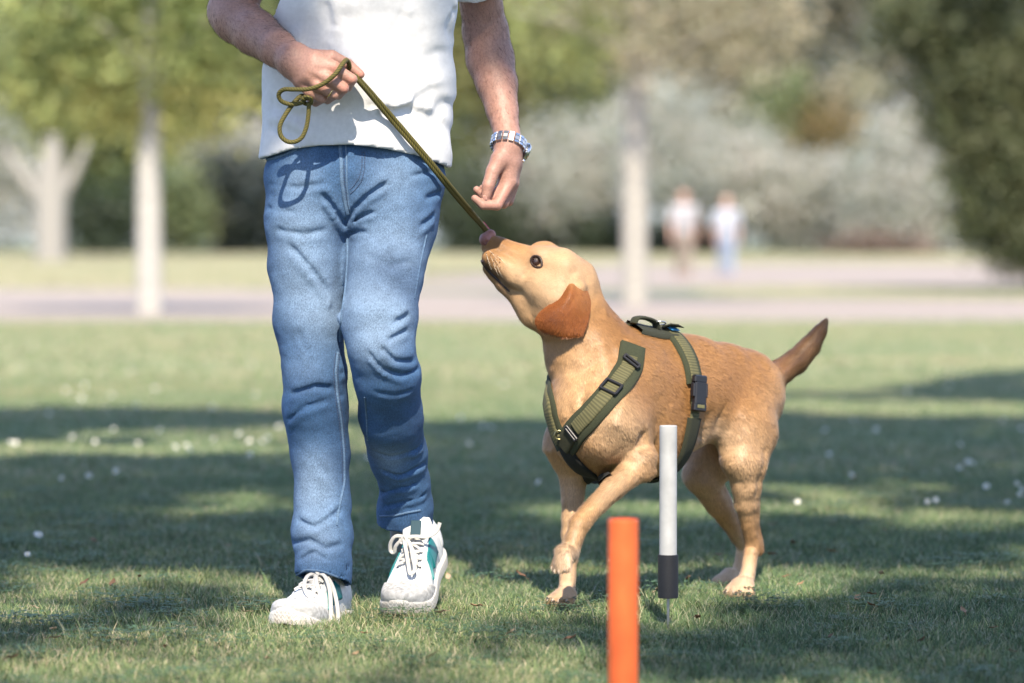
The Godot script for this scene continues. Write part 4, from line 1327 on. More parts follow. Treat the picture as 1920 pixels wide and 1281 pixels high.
func fur(root: Node3D, body: Soup) -> void:
	var strand := Soup.new()
	# a hair lying along +z, its shading normals those of the skin below
	for row in [[0.0, 0.00, 1.0], [0.45, 0.10, 0.85], [0.8, 0.13, 0.55]]:
		for s in [-0.5, 0.5]:
			strand.vert(Vector3(s * 0.11 * row[2], row[1], row[0]), Vector3(0, 1, 0))
	strand.vert(Vector3(0, 0.12, 1.0), Vector3(0, 1, 0))
	strand.quad(0, 1, 3, 2)
	strand.quad(2, 3, 5, 4)
	strand.tri(4, 5, 6)
	var flows := []
	for q in FLOW:
		flows.append([Vector2(q[0], q[1]), Vector3(q[2], -q[3], 0.0)])
	# hair direction per vertex
	var dirs := PackedVector3Array()
	dirs.resize(body.v.size())
	for i in body.v.size():
		var p := body.v[i]
		var px := 960.0 + p.x * FOCAL / (7.0 - p.z)
		var py := 445.0 - (p.y - 0.763) * FOCAL / (7.0 - p.z)
		var sum := Vector3.ZERO
		for fl in flows:
			var at: Vector2 = fl[0]
			var d := at.distance_squared_to(Vector2(px, py)) / 900.0
			sum += fl[1] * (1.0 / (0.4 + d * d))
		var n := body.n[i]
		sum += Vector3(0, -0.05, -0.05)
		dirs[i] = (sum - n * sum.dot(n)).normalized()
	rng.seed = 77
	var buf := PackedFloat32Array()
	var count := 0
	var per := 0.0000028
	var wave := noise(45.0, 2, 91)
	for k in range(0, body.ix.size(), 3):
		var a := body.ix[k]
		var b := body.ix[k + 1]
		var c := body.ix[k + 2]
		var pa := body.v[a]
		var pb := body.v[b]
		var pc := body.v[c]
		if pa.distance_squared_to(spot(1006, 491, -0.235)) < 0.00017: continue
		if pa.distance_squared_to(spot(914, 448, -0.286)) < 0.0003: continue
		var area := (pb - pa).cross(pc - pa).length() * 0.5
		var want := area / per
		var m := int(want) + (1 if rng.randf() < want - int(want) else 0)
		for q in m:
			var u := rng.randf()
			var v := rng.randf()
			if u + v > 1.0:
				u = 1.0 - u
				v = 1.0 - v
			var p := pa + (pb - pa) * u + (pc - pa) * v
			var n := (body.n[a] * (1.0 - u - v) + body.n[b] * u + body.n[c] * v).normalized()
			var d := dirs[a]
			var x := n.cross(d).normalized()
			d = (d + x * (rng.randf_range(-0.22, 0.22) + 0.35 * wave.get_noise_3dv(p)) + n * rng.randf_range(0.06, 0.22)).normalized()
			x = n.cross(d).normalized()
			var y := d.cross(x)
			var l := rng.randf_range(0.006, 0.0115)
			if p.y < 0.10: l *= 0.6
			elif p.x < 0.19 and p.y > 0.60: l *= 0.55
			elif p.x < 0.19 and p.y > 0.52: l *= 0.8
			var wd := l * 0.85 if l > 0.006 else l
			var tint := rng.randf_range(0.76, 1.25) * (1.0 + 0.08 * wave.get_noise_3dv(p * 3.0))
			var col := body.c[a]
			p -= n * 0.0006
			buf.append_array(PackedFloat32Array([x.x * wd, y.x * l, d.x * l, p.x, x.y * wd, y.y * l, d.y * l, p.y, x.z * wd, y.z * l, d.z * l, p.z, col.r * tint, col.g * tint, col.b * tint, 1.0]))
			count += 1
	var mm := MultiMesh.new()
	mm.transform_format = MultiMesh.TRANSFORM_3D
	mm.use_colors = true
	mm.mesh = strand.mesh()
	mm.instance_count = count
	mm.buffer = buf
	var o := MultiMeshInstance3D.new()
	o.name = "fur"
	o.multimesh = mm
	var hair := mat(Color(1, 1, 1), 0.48, 0.0, true)
	hair.cull_mode = BaseMaterial3D.CULL_DISABLED
	o.material_override = hair
	o.set_meta("kind", "stuff")
	root.add_child(o, true)
	print("hairs ", count)

# ---------------------------------------------------------------- harness

# a strap that lies on a body along points, conforming across its width
func strap(f: Field, pts: PackedVector3Array, wide: float, off: float, thick: float, colors: Array, ribbed := 0.0) -> Soup:
	var out := Soup.new()
	var p := PackedVector3Array()
	var step := 0.003 if ribbed > 0.0 else 0.008
	p.append(pts[0])
	var left := step
	for i in range(1, pts.size()):
		var d := pts[i].distance_to(pts[i - 1])
		var t := left
		while t <= d:
			p.append(pts[i - 1].lerp(pts[i], t / d))
			t += step
		left = t - d
	var nn := PackedVector3Array()
	for q in p:
		nn.append(f.slope(q))
	for pass_ in 6:
		var m := nn.duplicate()
		for i in range(1, nn.size() - 1):
			m[i] = (nn[i - 1] + nn[i] * 2.0 + nn[i + 1]).normalized()
		nn = m
	var across := [-1.0, -0.94, -0.5, 0.0, 0.5, 0.94, 1.0]
	var cols := 7
	var tops := []
	for i in p.size():
		var t := (p[mini(i + 1, p.size() - 1)] - p[maxi(i - 1, 0)]).normalized()
		var n := nn[i]
		var side := t.cross(n).normalized()
		n = side.cross(t).normalized()
		var row := PackedVector3Array()
		for a in across:
			var from: Vector3 = p[i] + side * a * wide * 0.5 + n * 0.025
			var hit := f.march(from, -n, 0.045)
			var sunk := (from - hit).length()
			row.append(from - n * minf(sunk, 0.034))
		# level the row a little, as stiff webbing does
		var mean := Vector3.ZERO
		for q in row: mean += (q - p[i]).dot(n) * n / row.size()
		for a in row.size():
			var flat: Vector3 = p[i] + side * across[a] * wide * 0.5 + mean
			row[a] = row[a].lerp(flat, 0.55)
		tops.append([row, n])
	for pass_ in 2:
		for i in range(1, tops.size() - 1):
			for a in cols:
				tops[i][0][a] = (tops[i - 1][0][a] + tops[i][0][a] * 2.0 + tops[i + 1][0][a]) / 4.0
	for i in tops.size():
		var n: Vector3 = tops[i][1]
		var c: Color = colors[i % colors.size()]
		var lift := off + thick + (ribbed if i % 2 == 0 else 0.0)
		for a in cols:
			var edge := a == 0 or a == cols - 1
			out.vert(tops[i][0][a] + n * (off - 0.002 if edge else lift), n, c)
	for i in tops.size() - 1:
		for a in cols - 1:
			var k := i * cols + a
			out.quad(k, k + cols, k + cols + 1, k + 1)
	out.smooth()
	return out

func along(f: Field, pts: Array, per := 6) -> PackedVector3Array:
	var out := PackedVector3Array()
	for i in pts.size() - 1:
		for k in per:
			var t := float(k) / per
			out.append(on(f, lerpf(pts[i][0], pts[i + 1][0], t), lerpf(pts[i][1], pts[i + 1][1], t)))
	out.append(on(f, pts[-1][0], pts[-1][1]))
	return out

func harness(f: Field) -> void:
	var root := thing("dog_harness", "olive green webbing harness with black buckle on the yellow dog", "harness")
	var olive := [lin(0.135, 0.125, 0.055), lin(0.055, 0.055, 0.026)]
	var padding := [lin(0.050, 0.055, 0.030)]
	var web := mat(Color(1, 1, 1), 0.85, 0.0, true)
	web.cull_mode = BaseMaterial3D.CULL_DISABLED
	var felt := triplanar(mat(Color(1, 1, 1), 0.95, 0.0, true), 12.0, grain(256, 0.08, 3, 0.7, 1.0, 71))
	felt.cull_mode = BaseMaterial3D.CULL_DISABLED
	var black := mat(lin(0.010, 0.010, 0.014), 0.42)
	# breast strap: near side, and round the far side of the neck
	var near_pts := along(f, [[1186, 650], [1182, 686], [1160, 722], [1120, 766], [1082, 806], [1060, 838]])
	var near_web := along(f, [[1180, 672], [1176, 694], [1152, 728], [1112, 773], [1082, 806]])
	put("padding", strap(f, near_pts, 0.056, 0.004, 0.005, padding).mesh(), felt, root)
	put("webbing", strap(f, near_web, 0.030, 0.010, 0.002, olive, 0.0008).mesh(), web, root)
	var hub := spot(1104, 735, -0.345)
	var far_pts := along(f, [[1060, 838], [1043, 808], [1034, 778], [1030, 752]])
	var d0 := (far_pts[far_pts.size() - 1] - hub).normalized()
	var d1 := (-SIDEWAYS + Vector3(0, 0.35, 0) - AHEAD * 0.2).normalized()
	for i in range(1, 25):
		var d := d0.slerp(d1, i / 12.0) if i <= 12 else d1.slerp(Vector3(0.85, 1, -0.1).normalized(), (i - 12) / 12.0)
		far_pts.append(f.outward(hub, d, 0.22))
	put("padding", strap(f, far_pts, 0.050, 0.004, 0.004, padding).mesh(), felt, root)
	put("webbing", strap(f, far_pts.slice(2, 30), 0.028, 0.009, 0.002, olive, 0.0008).mesh(), web, root)
	# strap between the forelegs
	var low := along(f, [[1060, 834], [1072, 858], [1092, 880], [1118, 896], [1140, 902]])
	put("padding", strap(f, low, 0.034, 0.005, 0.004, [lin(0.016, 0.018, 0.012)]).mesh(), felt, root)
	var cover := along(f, [[1078, 808], [1068, 824], [1060, 838]])
	put("strap_cover", strap(f, cover, 0.036, 0.011, 0.003, [lin(0.045, 0.045, 0.022)]).mesh(), felt, root)
	# girth
	var mid := spot(1226, 752, -0.405)
	var round_ := PackedVector3Array()
	var tilt := AHEAD * -0.10
	for i in 73:
		var w := TAU * i / 72.0
		var d := (Vector3.UP + tilt) * cos(w) + SIDEWAYS * sin(w)
		round_.append(f.outward(mid, d.normalized(), 0.24))
	put("padding", strap(f, round_.slice(0, 16), 0.046, 0.004, 0.005, padding).mesh(), felt, root)
	put("padding", strap(f, round_.slice(56, 73), 0.046, 0.004, 0.005, padding).mesh(), felt, root)
	put("padding", strap(f, round_.slice(21, 50), 0.042, 0.008, 0.005, [lin(0.040, 0.045, 0.026)]).mesh(), felt, root)
	put("webbing", strap(f, round_.slice(0, 23), 0.027, 0.008, 0.002, olive, 0.0008).mesh(), web, root)
	# side release buckle on the flank
	var bi := 16
	var bp := round_[bi]
	var bn := f.slope(bp)
	var bt := (round_[bi + 1] - round_[bi - 1]).normalized()
	bn = (bn - bt * bn.dot(bt)).normalized()
	var bb := Basis(bt.cross(bn), bt, bn)
	bp += bn * 0.016
	var buckle := Soup.new()
	buckle.box(bp, bb, Vector3(0.0175, 0.025, 0.0065), 0.003)
	buckle.box(bp + bt * 0.029, bb, Vector3(0.0195, 0.009, 0.006), 0.0025)
	buckle.box(bp - bt * 0.029, bb, Vector3(0.0195, 0.008, 0.006), 0.0025)
	for s: float in [-1.0, 1.0]:
		buckle.box(bp + bb.x * s * 0.0195 - bt * 0.006, bb, Vector3(0.0034, 0.015, 0.0055), 0.002)
	put("buckle", buckle.mesh(), black, root)
	var bar := Soup.new()
	bar.box(bp + bt * 0.028 + bn * 0.006, bb, Vector3(0.011, 0.0035, 0.001), 0.0006)
	put("buckle_slot", bar.mesh(), mat(lin(0.15, 0.14, 0.06), 0.8), root)
	# adjuster on the breast strap and two keepers
	for q in [[1147, 734, 1150, 730, 0.0205, 0.013], [1180, 684, 1183, 680, 0.020, 0.004], [1079, 811, 1083, 806, 0.019, 0.003]]:
		var p := on(f, q[0], q[1])
		var n := f.slope(p)
		var t := (on(f, q[2] + 8, q[3] - 9) - p).normalized()
		n = (n - t * n.dot(t)).normalized()
		var b := Basis(t.cross(n), t, n)
		p += n * 0.0155
		var frame := Soup.new()
		for s: float in [-1.0, 1.0]:
			frame.box(p + b.y * s * q[5], b, Vector3(q[4], 0.0027, 0.003), 0.0012)
			frame.box(p + b.x * s * (q[4] - 0.002), b, Vector3(0.0027, q[5], 0.0029), 0.0012)
		put("slider", frame.mesh(), black, root)
	# saddle on the back: pad, handle, ring, flap, small blue tag
	var spine := PackedVector3Array()
	for i in 9:
		var p := spot(1184 + i * 9, 720, -0.345 - i * 0.008)
		spine.append(f.outward(p, Vector3(0.03, 1, 0.12).normalized(), 0.2))
	put("back_pad", strap(f, spine, 0.060, 0.004, 0.007, [lin(0.040, 0.046, 0.028)]).mesh(), felt, root)
	var grip := Soup.new()
	var g0 := spine[0] + Vector3(0, 0.010, 0)
	var g1 := spine[5] + Vector3(0, 0.010, 0)
	grip.tube(smooth_curve([g0, g0.lerp(g1, 0.12) + Vector3(0, 0.012, 0), g0.lerp(g1, 0.5) + Vector3(0, 0.016, 0), g0.lerp(g1, 0.88) + Vector3(0, 0.012, 0), g1], 6), 0.0125, 8, lin(0.045, 0.050, 0.028), 0.35, Vector3.UP)
	put("handle", grip.mesh(), felt, root)
	var flap := Soup.new()
	var fp := spine[6] + Vector3(0, 0.012, 0)
	var fd := Vector3(0.92, -0.02, -0.10).normalized()
	var fx := Vector3(0.1, 0.15, 1).normalized()
	flap.tube(PackedVector3Array([fp, fp + fd * 0.016 + Vector3(0, 0.005, 0), fp + fd * 0.032 + Vector3(0, 0.004, 0), fp + fd * 0.046]), PackedFloat32Array([0.018, 0.021, 0.017, 0.002]), 8, lin(0.040, 0.046, 0.027), 0.16, fd.cross(fx).normalized())
	put("flap", flap.mesh(), felt, root)
	var steel := mat(lin(0.5, 0.5, 0.48), 0.3, 1.0)
	var d_ring := Soup.new()
	var rp := spine[5] + Vector3(0.004, 0.014, 0.006)
	var loop := PackedVector3Array()
	for i in 17:
		var w := TAU * i / 16.0
		loop.append(rp + Vector3(cos(w) * 0.013, 0.007 + sin(w) * 0.004, sin(w) * 0.010))
	d_ring.tube(loop, 0.0019, 6, Color.WHITE, 1.0, Vector3.ZERO, false)
	put("ring", d_ring.mesh(), steel, root)
	var tp := round_[3]
	var tn := f.slope(tp)
	var tt := (round_[4] - round_[2]).normalized()
	var badge := Soup.new()
	badge.box(tp + tn * 0.0145, Basis(tt.cross(tn).normalized(), tt, tn), Vector3(0.0125, 0.007, 0.0012), 0.0008)
	put("tag", badge.mesh(), mat(lin(0.05, 0.30, 0.62), 0.5), root)
	var o_ring := Soup.new()
	var op := on(f, 1056, 812)
	loop = PackedVector3Array()
	for i in 13:
		var w := TAU * i / 12.0
		loop.append(op + f.slope(op) * 0.012 + Vector3(cos(w) * 0.009, sin(w) * 0.009, 0.0))
	o_ring.tube(loop, 0.0018, 6, Color.WHITE, 1.0, Vector3.ZERO, false)
	put("ring", o_ring.mesh(), mat(lin(0.30, 0.27, 0.14), 0.35, 1.0), root)

# ---------------------------------------------------------------- ground

func lawn_texture() -> ImageTexture:
	var size := 512
	var a := noise(0.012, 4, 201).get_seamless_image(size, size)
	var b := noise(0.09, 3, 202).get_seamless_image(size, size)
	var im := Image.create(size, size, false, Image.FORMAT_RGB8)
	var da := a.get_data()
	var db := b.get_data()
	var out := PackedByteArray()
	out.resize(size * size * 3)
	for i in size * size:
		var u := da[i] / 255.0
		var v := db[i] / 255.0
		var dry := clampf((u - 0.45) * 2.2, 0.0, 1.0) * 0.6 + clampf((v - 0.55) * 3.0, 0.0, 1.0) * 0.3
		var c := Color(0.125, 0.155, 0.065).lerp(Color(0.24, 0.225, 0.13), dry) * (0.75 + 0.5 * v)
		c = c.linear_to_srgb()
		out[i * 3] = clampi(int(c.r * 255), 0, 255)
		out[i * 3 + 1] = clampi(int(c.g * 255), 0, 255)
		out[i * 3 + 2] = clampi(int(c.b * 255), 0, 255)
	return ImageTexture.create_from_image(Image.create_from_data(size, size, false, Image.FORMAT_RGB8, out))

func sheet(called: String, outline: Array, y: float, m: Material) -> void:
	var s := Soup.new()
	var flat := PackedVector2Array()
	for q in outline: flat.append(Vector2(q[0], q[1]))
	for q in flat: s.vert(Vector3(q.x, y, q.y), Vector3.UP, Color.WHITE, q)
	s.ix = Geometry2D.triangulate_polygon(flat)
	if (s.v[s.ix[2]] - s.v[s.ix[0]]).cross(s.v[s.ix[1]] - s.v[s.ix[0]]).y < 0.0: s.ix.reverse()
	put(called, s.mesh(), m).set_meta("kind", "structure")

func ground() -> void:
	var soil := mat(lin(1, 1, 1), 0.95)
	soil.albedo_texture = lawn_texture()
	soil.uv1_scale = Vector3(0.21, 0.21, 1)
	sheet("ground", [[-260, -420], [260, -420], [260, 40], [-260, 40]], 0.0, soil)
	var gravel := mat(lin(0.39, 0.315, 0.255), 0.95)
	gravel.albedo_texture = grain(256, 0.05, 4, 0.8, 1.0, 210)
	gravel.uv1_scale = Vector3(0.5, 0.5, 1)
	sheet("path", [[-60, -46.5], [-20, -46.0], [-4, -44.5], [3, -37.5], [12, -34.2], [60, -33.0], [60, -23.5], [12, -24.4], [3, -24.6], [-8, -25.5], [-60, -26.2]], 0.004, gravel)
	sheet("path", [[-3.2, -45.2], [1.2, -44.3], [7, -47.5], [14, -50.5], [60, -58.0], [60, -100], [20, -98], [2.5, -92.0], [-1.0, -66.0]], 0.008, gravel)

# one square of turf: blades that bend over
func turf(side: float, blades: int, wide: float, tall: float, sd: int, dry := 0.16) -> ArrayMesh:  # dry: share of pale straw blades; far zones also paint grazing sheen with it
	rng.seed = sd
	var s := Soup.new()
	for i in blades:
		var p := Vector3(rng.randf_range(-0.5, 0.5) * side, -0.003, rng.randf_range(-0.5, 0.5) * side)
		var h := tall * rng.randf_range(0.45, 1.0) * (1.35 if rng.randf() < 0.06 else 1.0)
		var w := wide * rng.randf_range(0.6, 1.15)
		var way := rng.randf() * TAU
		var lean := Vector3(cos(way), 0, sin(way))
		var bend := rng.randf_range(0.35, 1.75)
		var face := rng.randf() * TAU
		var across := Vector3(cos(face), 0, sin(face))
		var spine := (Vector3.UP * (0.75 - 0.3 * bend) + lean * bend * 0.6).normalized()
		if spine.cross(across).dot(Vector3(0, 0.55, 0.83)) < 0.0: across = -across
		var front := spine.cross(across).normalized()
		var c: Color
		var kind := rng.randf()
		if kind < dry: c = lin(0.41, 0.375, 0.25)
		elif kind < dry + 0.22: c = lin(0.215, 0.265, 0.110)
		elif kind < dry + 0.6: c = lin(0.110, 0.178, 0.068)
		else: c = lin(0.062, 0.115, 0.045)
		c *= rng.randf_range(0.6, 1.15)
		var normal := (Vector3.UP * 0.55 + front * 0.7).normalized()
		var first := s.v.size()
		for k in 3:
			var t: float = [0.0, 0.5, 0.82][k]
			var at := p + Vector3.UP * h * (t - 0.32 * bend * t * t) + lean * h * bend * t * t * 0.62
			var ww: float = w * [0.5, 0.48, 0.32][k]
			s.vert(at - across * ww, normal, c)
			s.vert(at + across * ww, normal, c)
		s.vert(p + Vector3.UP * h * (1.0 - 0.32 * bend) + lean * h * bend * 0.62, normal, c)
		s.quad(first, first + 1, first + 3, first + 2)
		s.quad(first + 2, first + 3, first + 5, first + 4)
		s.tri(first + 4, first + 5, first + 6)
	return s.mesh()

func scatter(called: String, parent: Node3D, mesh: Mesh, m: Material, places: Array[Transform3D], tints: PackedColorArray) -> MultiMeshInstance3D:
	var mm := MultiMesh.new()
	mm.transform_format = MultiMesh.TRANSFORM_3D
	mm.use_colors = tints.size() > 0
	mm.mesh = mesh
	mm.instance_count = places.size()
	for i in places.size():
		mm.set_instance_transform(i, places[i])
		if tints.size(): mm.set_instance_color(i, tints[i])
	var o := MultiMeshInstance3D.new()
	o.name = called
	o.multimesh = mm
	o.material_override = m
	o.set_meta("kind", "stuff")
	parent.add_child(o, true)
	return o

func grass() -> void:
	var root := thing("grass", "short mown lawn grass with dry straws among the green blades", "grass")
	root.set_meta("kind", "stuff")
	var m := mat(Color(1, 1, 1), 0.7, 0.0, true)
	m.cull_mode = BaseMaterial3D.CULL_DISABLED
	m.backlight_enabled = true
	m.backlight = Color(0.45, 0.45, 0.2)
	var patches := noise(0.55, 3, 301)
	# [nearest z, farthest z, side of a square, blades, blade width, height, half width at both ends]
	var zones := [[2.6, -4.2, 0.16, 620, 0.00155, 0.034, 2.0, 3.2, 0.15], [-4.2, -12.0, 0.28, 600, 0.0032, 0.036, 3.2, 5.2, 0.26], [-12.0, -25.2, 0.55, 560, 0.0095, 0.034, 5.2, 10.0, 0.42], [-46.5, -170.0, 2.2, 620, 0.035, 0.05, 16.0, 46.0, 0.8]]  # last value: straw share, raised with distance to paint grazing sheen besides real dryness
	for z in zones:
		var variants := 8
		var places: Array = []
		var tints: Array = []
		for v in variants:
			var list: Array[Transform3D] = []
			places.append(list)
			tints.append(PackedColorArray())
		rng.seed = 900 + int(z[3])
		var step: float = z[2] * 0.86
		var zz: float = z[0]
		while zz > z[1]:
			var half: float = lerpf(z[6], z[7], (z[0] - zz) / (z[0] - z[1]))
			var x := -half
			while x < half:
				var p := Vector3(x + rng.randf_range(-0.3, 0.3) * step, 0, zz + rng.randf_range(-0.3, 0.3) * step)
				x += step
				var on_path := Geometry2D.is_point_in_polygon(Vector2(p.x, p.z), PackedVector2Array([Vector2(-3.2, -45.2), Vector2(1.2, -44.3), Vector2(7, -47.5), Vector2(14, -50.5), Vector2(60, -58), Vector2(60, -100), Vector2(20, -98), Vector2(2.5, -92), Vector2(-1, -66)]))
				if on_path: continue
				var v := rng.randi() % variants
				var n := patches.get_noise_2d(p.x, p.z)
				var tall := 1.0 + 0.35 * patches.get_noise_2d(p.x * 3.0 + 40.0, p.z * 3.0)
				places[v].append(Transform3D(Basis(Vector3.UP, rng.randf_range(-0.6, 0.6)) * Basis.from_scale(Vector3(1, tall, 1)), p))
				tints[v].append(Color(1.0 + 0.35 * n, 1.0 + 0.15 * n, 1.0 + 0.2 * n))
			zz -= step
		for v in variants:
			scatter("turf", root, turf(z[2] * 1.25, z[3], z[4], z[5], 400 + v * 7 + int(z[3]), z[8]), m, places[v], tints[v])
	# longer tufts and patches of clover among the mown blades
	for v in 4:
		var tufts: Array[Transform3D] = []
		var tones := PackedColorArray()
		for i in 90:
			var z := rng.randf_range(-5.0, 1.6)
			var half := 1.0 + (1.6 - z) * 0.16
			tufts.append(Transform3D(Basis(Vector3.UP, rng.randf_range(-0.7, 0.7)).scaled(Vector3.ONE * rng.randf_range(0.7, 1.25)), Vector3(rng.randf_range(-half, half), 0, z)))
			var g := rng.randf_range(0.7, 1.15)
			tones.append(Color(g * rng.randf_range(0.85, 1.1), g, g * 0.95))
		scatter("tuft", root, turf(0.09, 46, 0.0018, 0.050, 820 + v, 0.2), m, tufts, tones)
	for v in 3:
		var clover := Soup.new()
		rng.seed = 840 + v
		for i in 34:
			var at := Vector3(rng.randfn() * 0.035, rng.randf_range(0.012, 0.026), rng.randfn() * 0.035)
			var turn := rng.randf() * TAU
			var shade_ := lin(0.06, 0.115, 0.042) * rng.randf_range(0.8, 1.3)
			for k in 3:
				var w := turn + TAU * k / 3.0
				var d := Vector3(cos(w), 0.18, sin(w)) * 0.0085
				var e := Vector3(-sin(w), 0, cos(w)) * 0.0042
				var q0 := clover.vert(at, Vector3.UP, shade_)
				var q1 := clover.vert(at + d * 0.65 + e, Vector3.UP, shade_)
				var q2 := clover.vert(at + d, Vector3.UP, shade_)
				var q3 := clover.vert(at + d * 0.65 - e, Vector3.UP, shade_)
				clover.quad(q0, q3, q2, q1)
		var beds: Array[Transform3D] = []
		for i in 70:
			var z := rng.randf_range(-3.5, 1.5)
			var half := 1.0 + (1.6 - z) * 0.16
			beds.append(Transform3D(Basis(Vector3.UP, rng.randf() * TAU).scaled(Vector3.ONE * rng.randf_range(0.8, 1.3)), Vector3(rng.randf_range(-half, half), 0.004, z)))
		scatter("clover", root, clover.mesh(), m, beds, PackedColorArray())
	# the strip of lawn between the two paths
	var places: Array[Transform3D] = []
	var tints := PackedColorArray()
	for i in 260:
		var t := rng.randf()
		var x := lerpf(3.0, 14.0, t)
		var p := Vector3(x, 0, rng.randf_range(lerpf(-37.8, -34.6, t), lerpf(-45.0, -50.0, t)))
		places.append(Transform3D(Basis(Vector3.UP, rng.randf_range(-0.6, 0.6)), p))
		tints.append(Color.WHITE)
	scatter("turf", root, turf(0.9, 500, 0.014, 0.05, 431, 0.7), m, places, tints)  # many straw blades, partly painting the pale sheen of lawn seen at low angle

# which one of a row, counted from the left
func place_in(row: Array, q: Array) -> String:
	var words := ["first", "second", "third", "fourth", "fifth", "sixth", "seventh", "eighth", "ninth", "tenth", "eleventh", "twelfth", "thirteenth", "fourteenth", "fifteenth", "sixteenth", "seventeenth", "eighteenth"]
	if row.size() == 1: return "the only one there"
	return words[row.find(q)] + " from the left" if row.find(q) < row.size() - 1 else "rightmost"

func daisies() -> void:
	# flower: white rays round a yellow disc on a thin stalk
	var s := Soup.new()
	var white := lin(0.82, 0.82, 0.80)
	for k in 13:
		var w := TAU * k / 13.0
		var d := Vector3(cos(w), 0, sin(w))
		var e := Vector3(-sin(w), 0, cos(w))
		var a := s.vert(d * 0.002 + Vector3(0, 0.042, 0), Vector3.UP, white)
		var b := s.vert(d * 0.0075 + e * 0.0021 + Vector3(0, 0.0445, 0), Vector3.UP, white)
		var c := s.vert(d * 0.0115 + Vector3(0, 0.044, 0), Vector3.UP, white)
		var f := s.vert(d * 0.0075 - e * 0.0021 + Vector3(0, 0.0445, 0), Vector3.UP, white)
		s.quad(a, f, c, b)
	s.lathe(Vector3(0, 0.0425, 0), Basis.IDENTITY, [Vector2(0.0035, 0.0), Vector2(0.0030, 0.0022), Vector2(0.0, 0.003)], 10, lin(0.62, 0.42, 0.03))
	var face := Basis(Vector3.RIGHT, 0.85)      # the head turns to the sun
	for k in s.v.size():
		s.v[k] = face * (s.v[k] - Vector3(0, 0.042, 0)) + Vector3(0, 0.042, 0)
		s.n[k] = face * s.n[k]
	s.tube(PackedVector3Array([Vector3(0.004, -0.002, 0.002), Vector3(0.001, 0.02, 0), Vector3(0, 0.042, 0)]), 0.0009, 5, lin(0.10, 0.16, 0.04))
	var petal := mat(Color(1, 1, 1), 0.8, 0.0, true)
	petal.cull_mode = BaseMaterial3D.CULL_DISABLED
	var mesh := s.mesh()
	var list := [
		["in the sunlit lawn left of the man", [[30, 705], [60, 660], [90, 790], [124, 745], [152, 762], [158, 735], [208, 755], [245, 705], [255, 775], [291, 743], [330, 640], [400, 780], [475, 695], [480, 755]]],
		["at the shade's edge left of the man", [[20, 845], [28, 850], [138, 838], [180, 845], [213, 820], [258, 848], [300, 822], [330, 857], [351, 852], [357, 860], [402, 838], [447, 832], [467, 847], [468, 872], [490, 843], [500, 838], [524, 818], [560, 870]]],
		["in shaded grass left of the man", [[53, 1062], [70, 1026], [76, 1028], [118, 915], [166, 914], [218, 905]]],
		["in grass between man and dog", [[690, 878], [862, 800], [880, 850], [905, 815], [920, 818], [930, 722], [945, 735], [1012, 925]]],
		["in the lit lawn beyond the tail", [[1700, 745], [1780, 735], [1880, 740]]],
		["in dim grass right of the rump", [[1545, 822], [1553, 870], [1600, 800], [1642, 825], [1799, 855], [1800, 895], [1814, 888], [1825, 886], [1880, 805], [1915, 820]]],
		["in shaded grass right of hind legs", [[1497, 963], [1598, 913], [1738, 960], [1755, 960], [1850, 937], [1890, 961], [1905, 927], [1912, 947], [1916, 935]]]]
	rng.seed = 60
	for g in list:
		for q in g[1]:
			var o := put("daisy", mesh, petal)
			var at := lawn_spot(q[0], q[1])
			var far := 0.92
			o.transform = Transform3D(Basis.from_euler(Vector3(rng.randf_range(-0.1, 0.15), rng.randf_range(-0.9, 0.9), rng.randf_range(-0.1, 0.1))).scaled(Vector3.ONE * far * rng.randf_range(0.72, 1.0)), at)
			tag(o, "white daisy %s, %s" % [g[0], place_in(g[1], q)], "daisy", "daisies in the lawn")

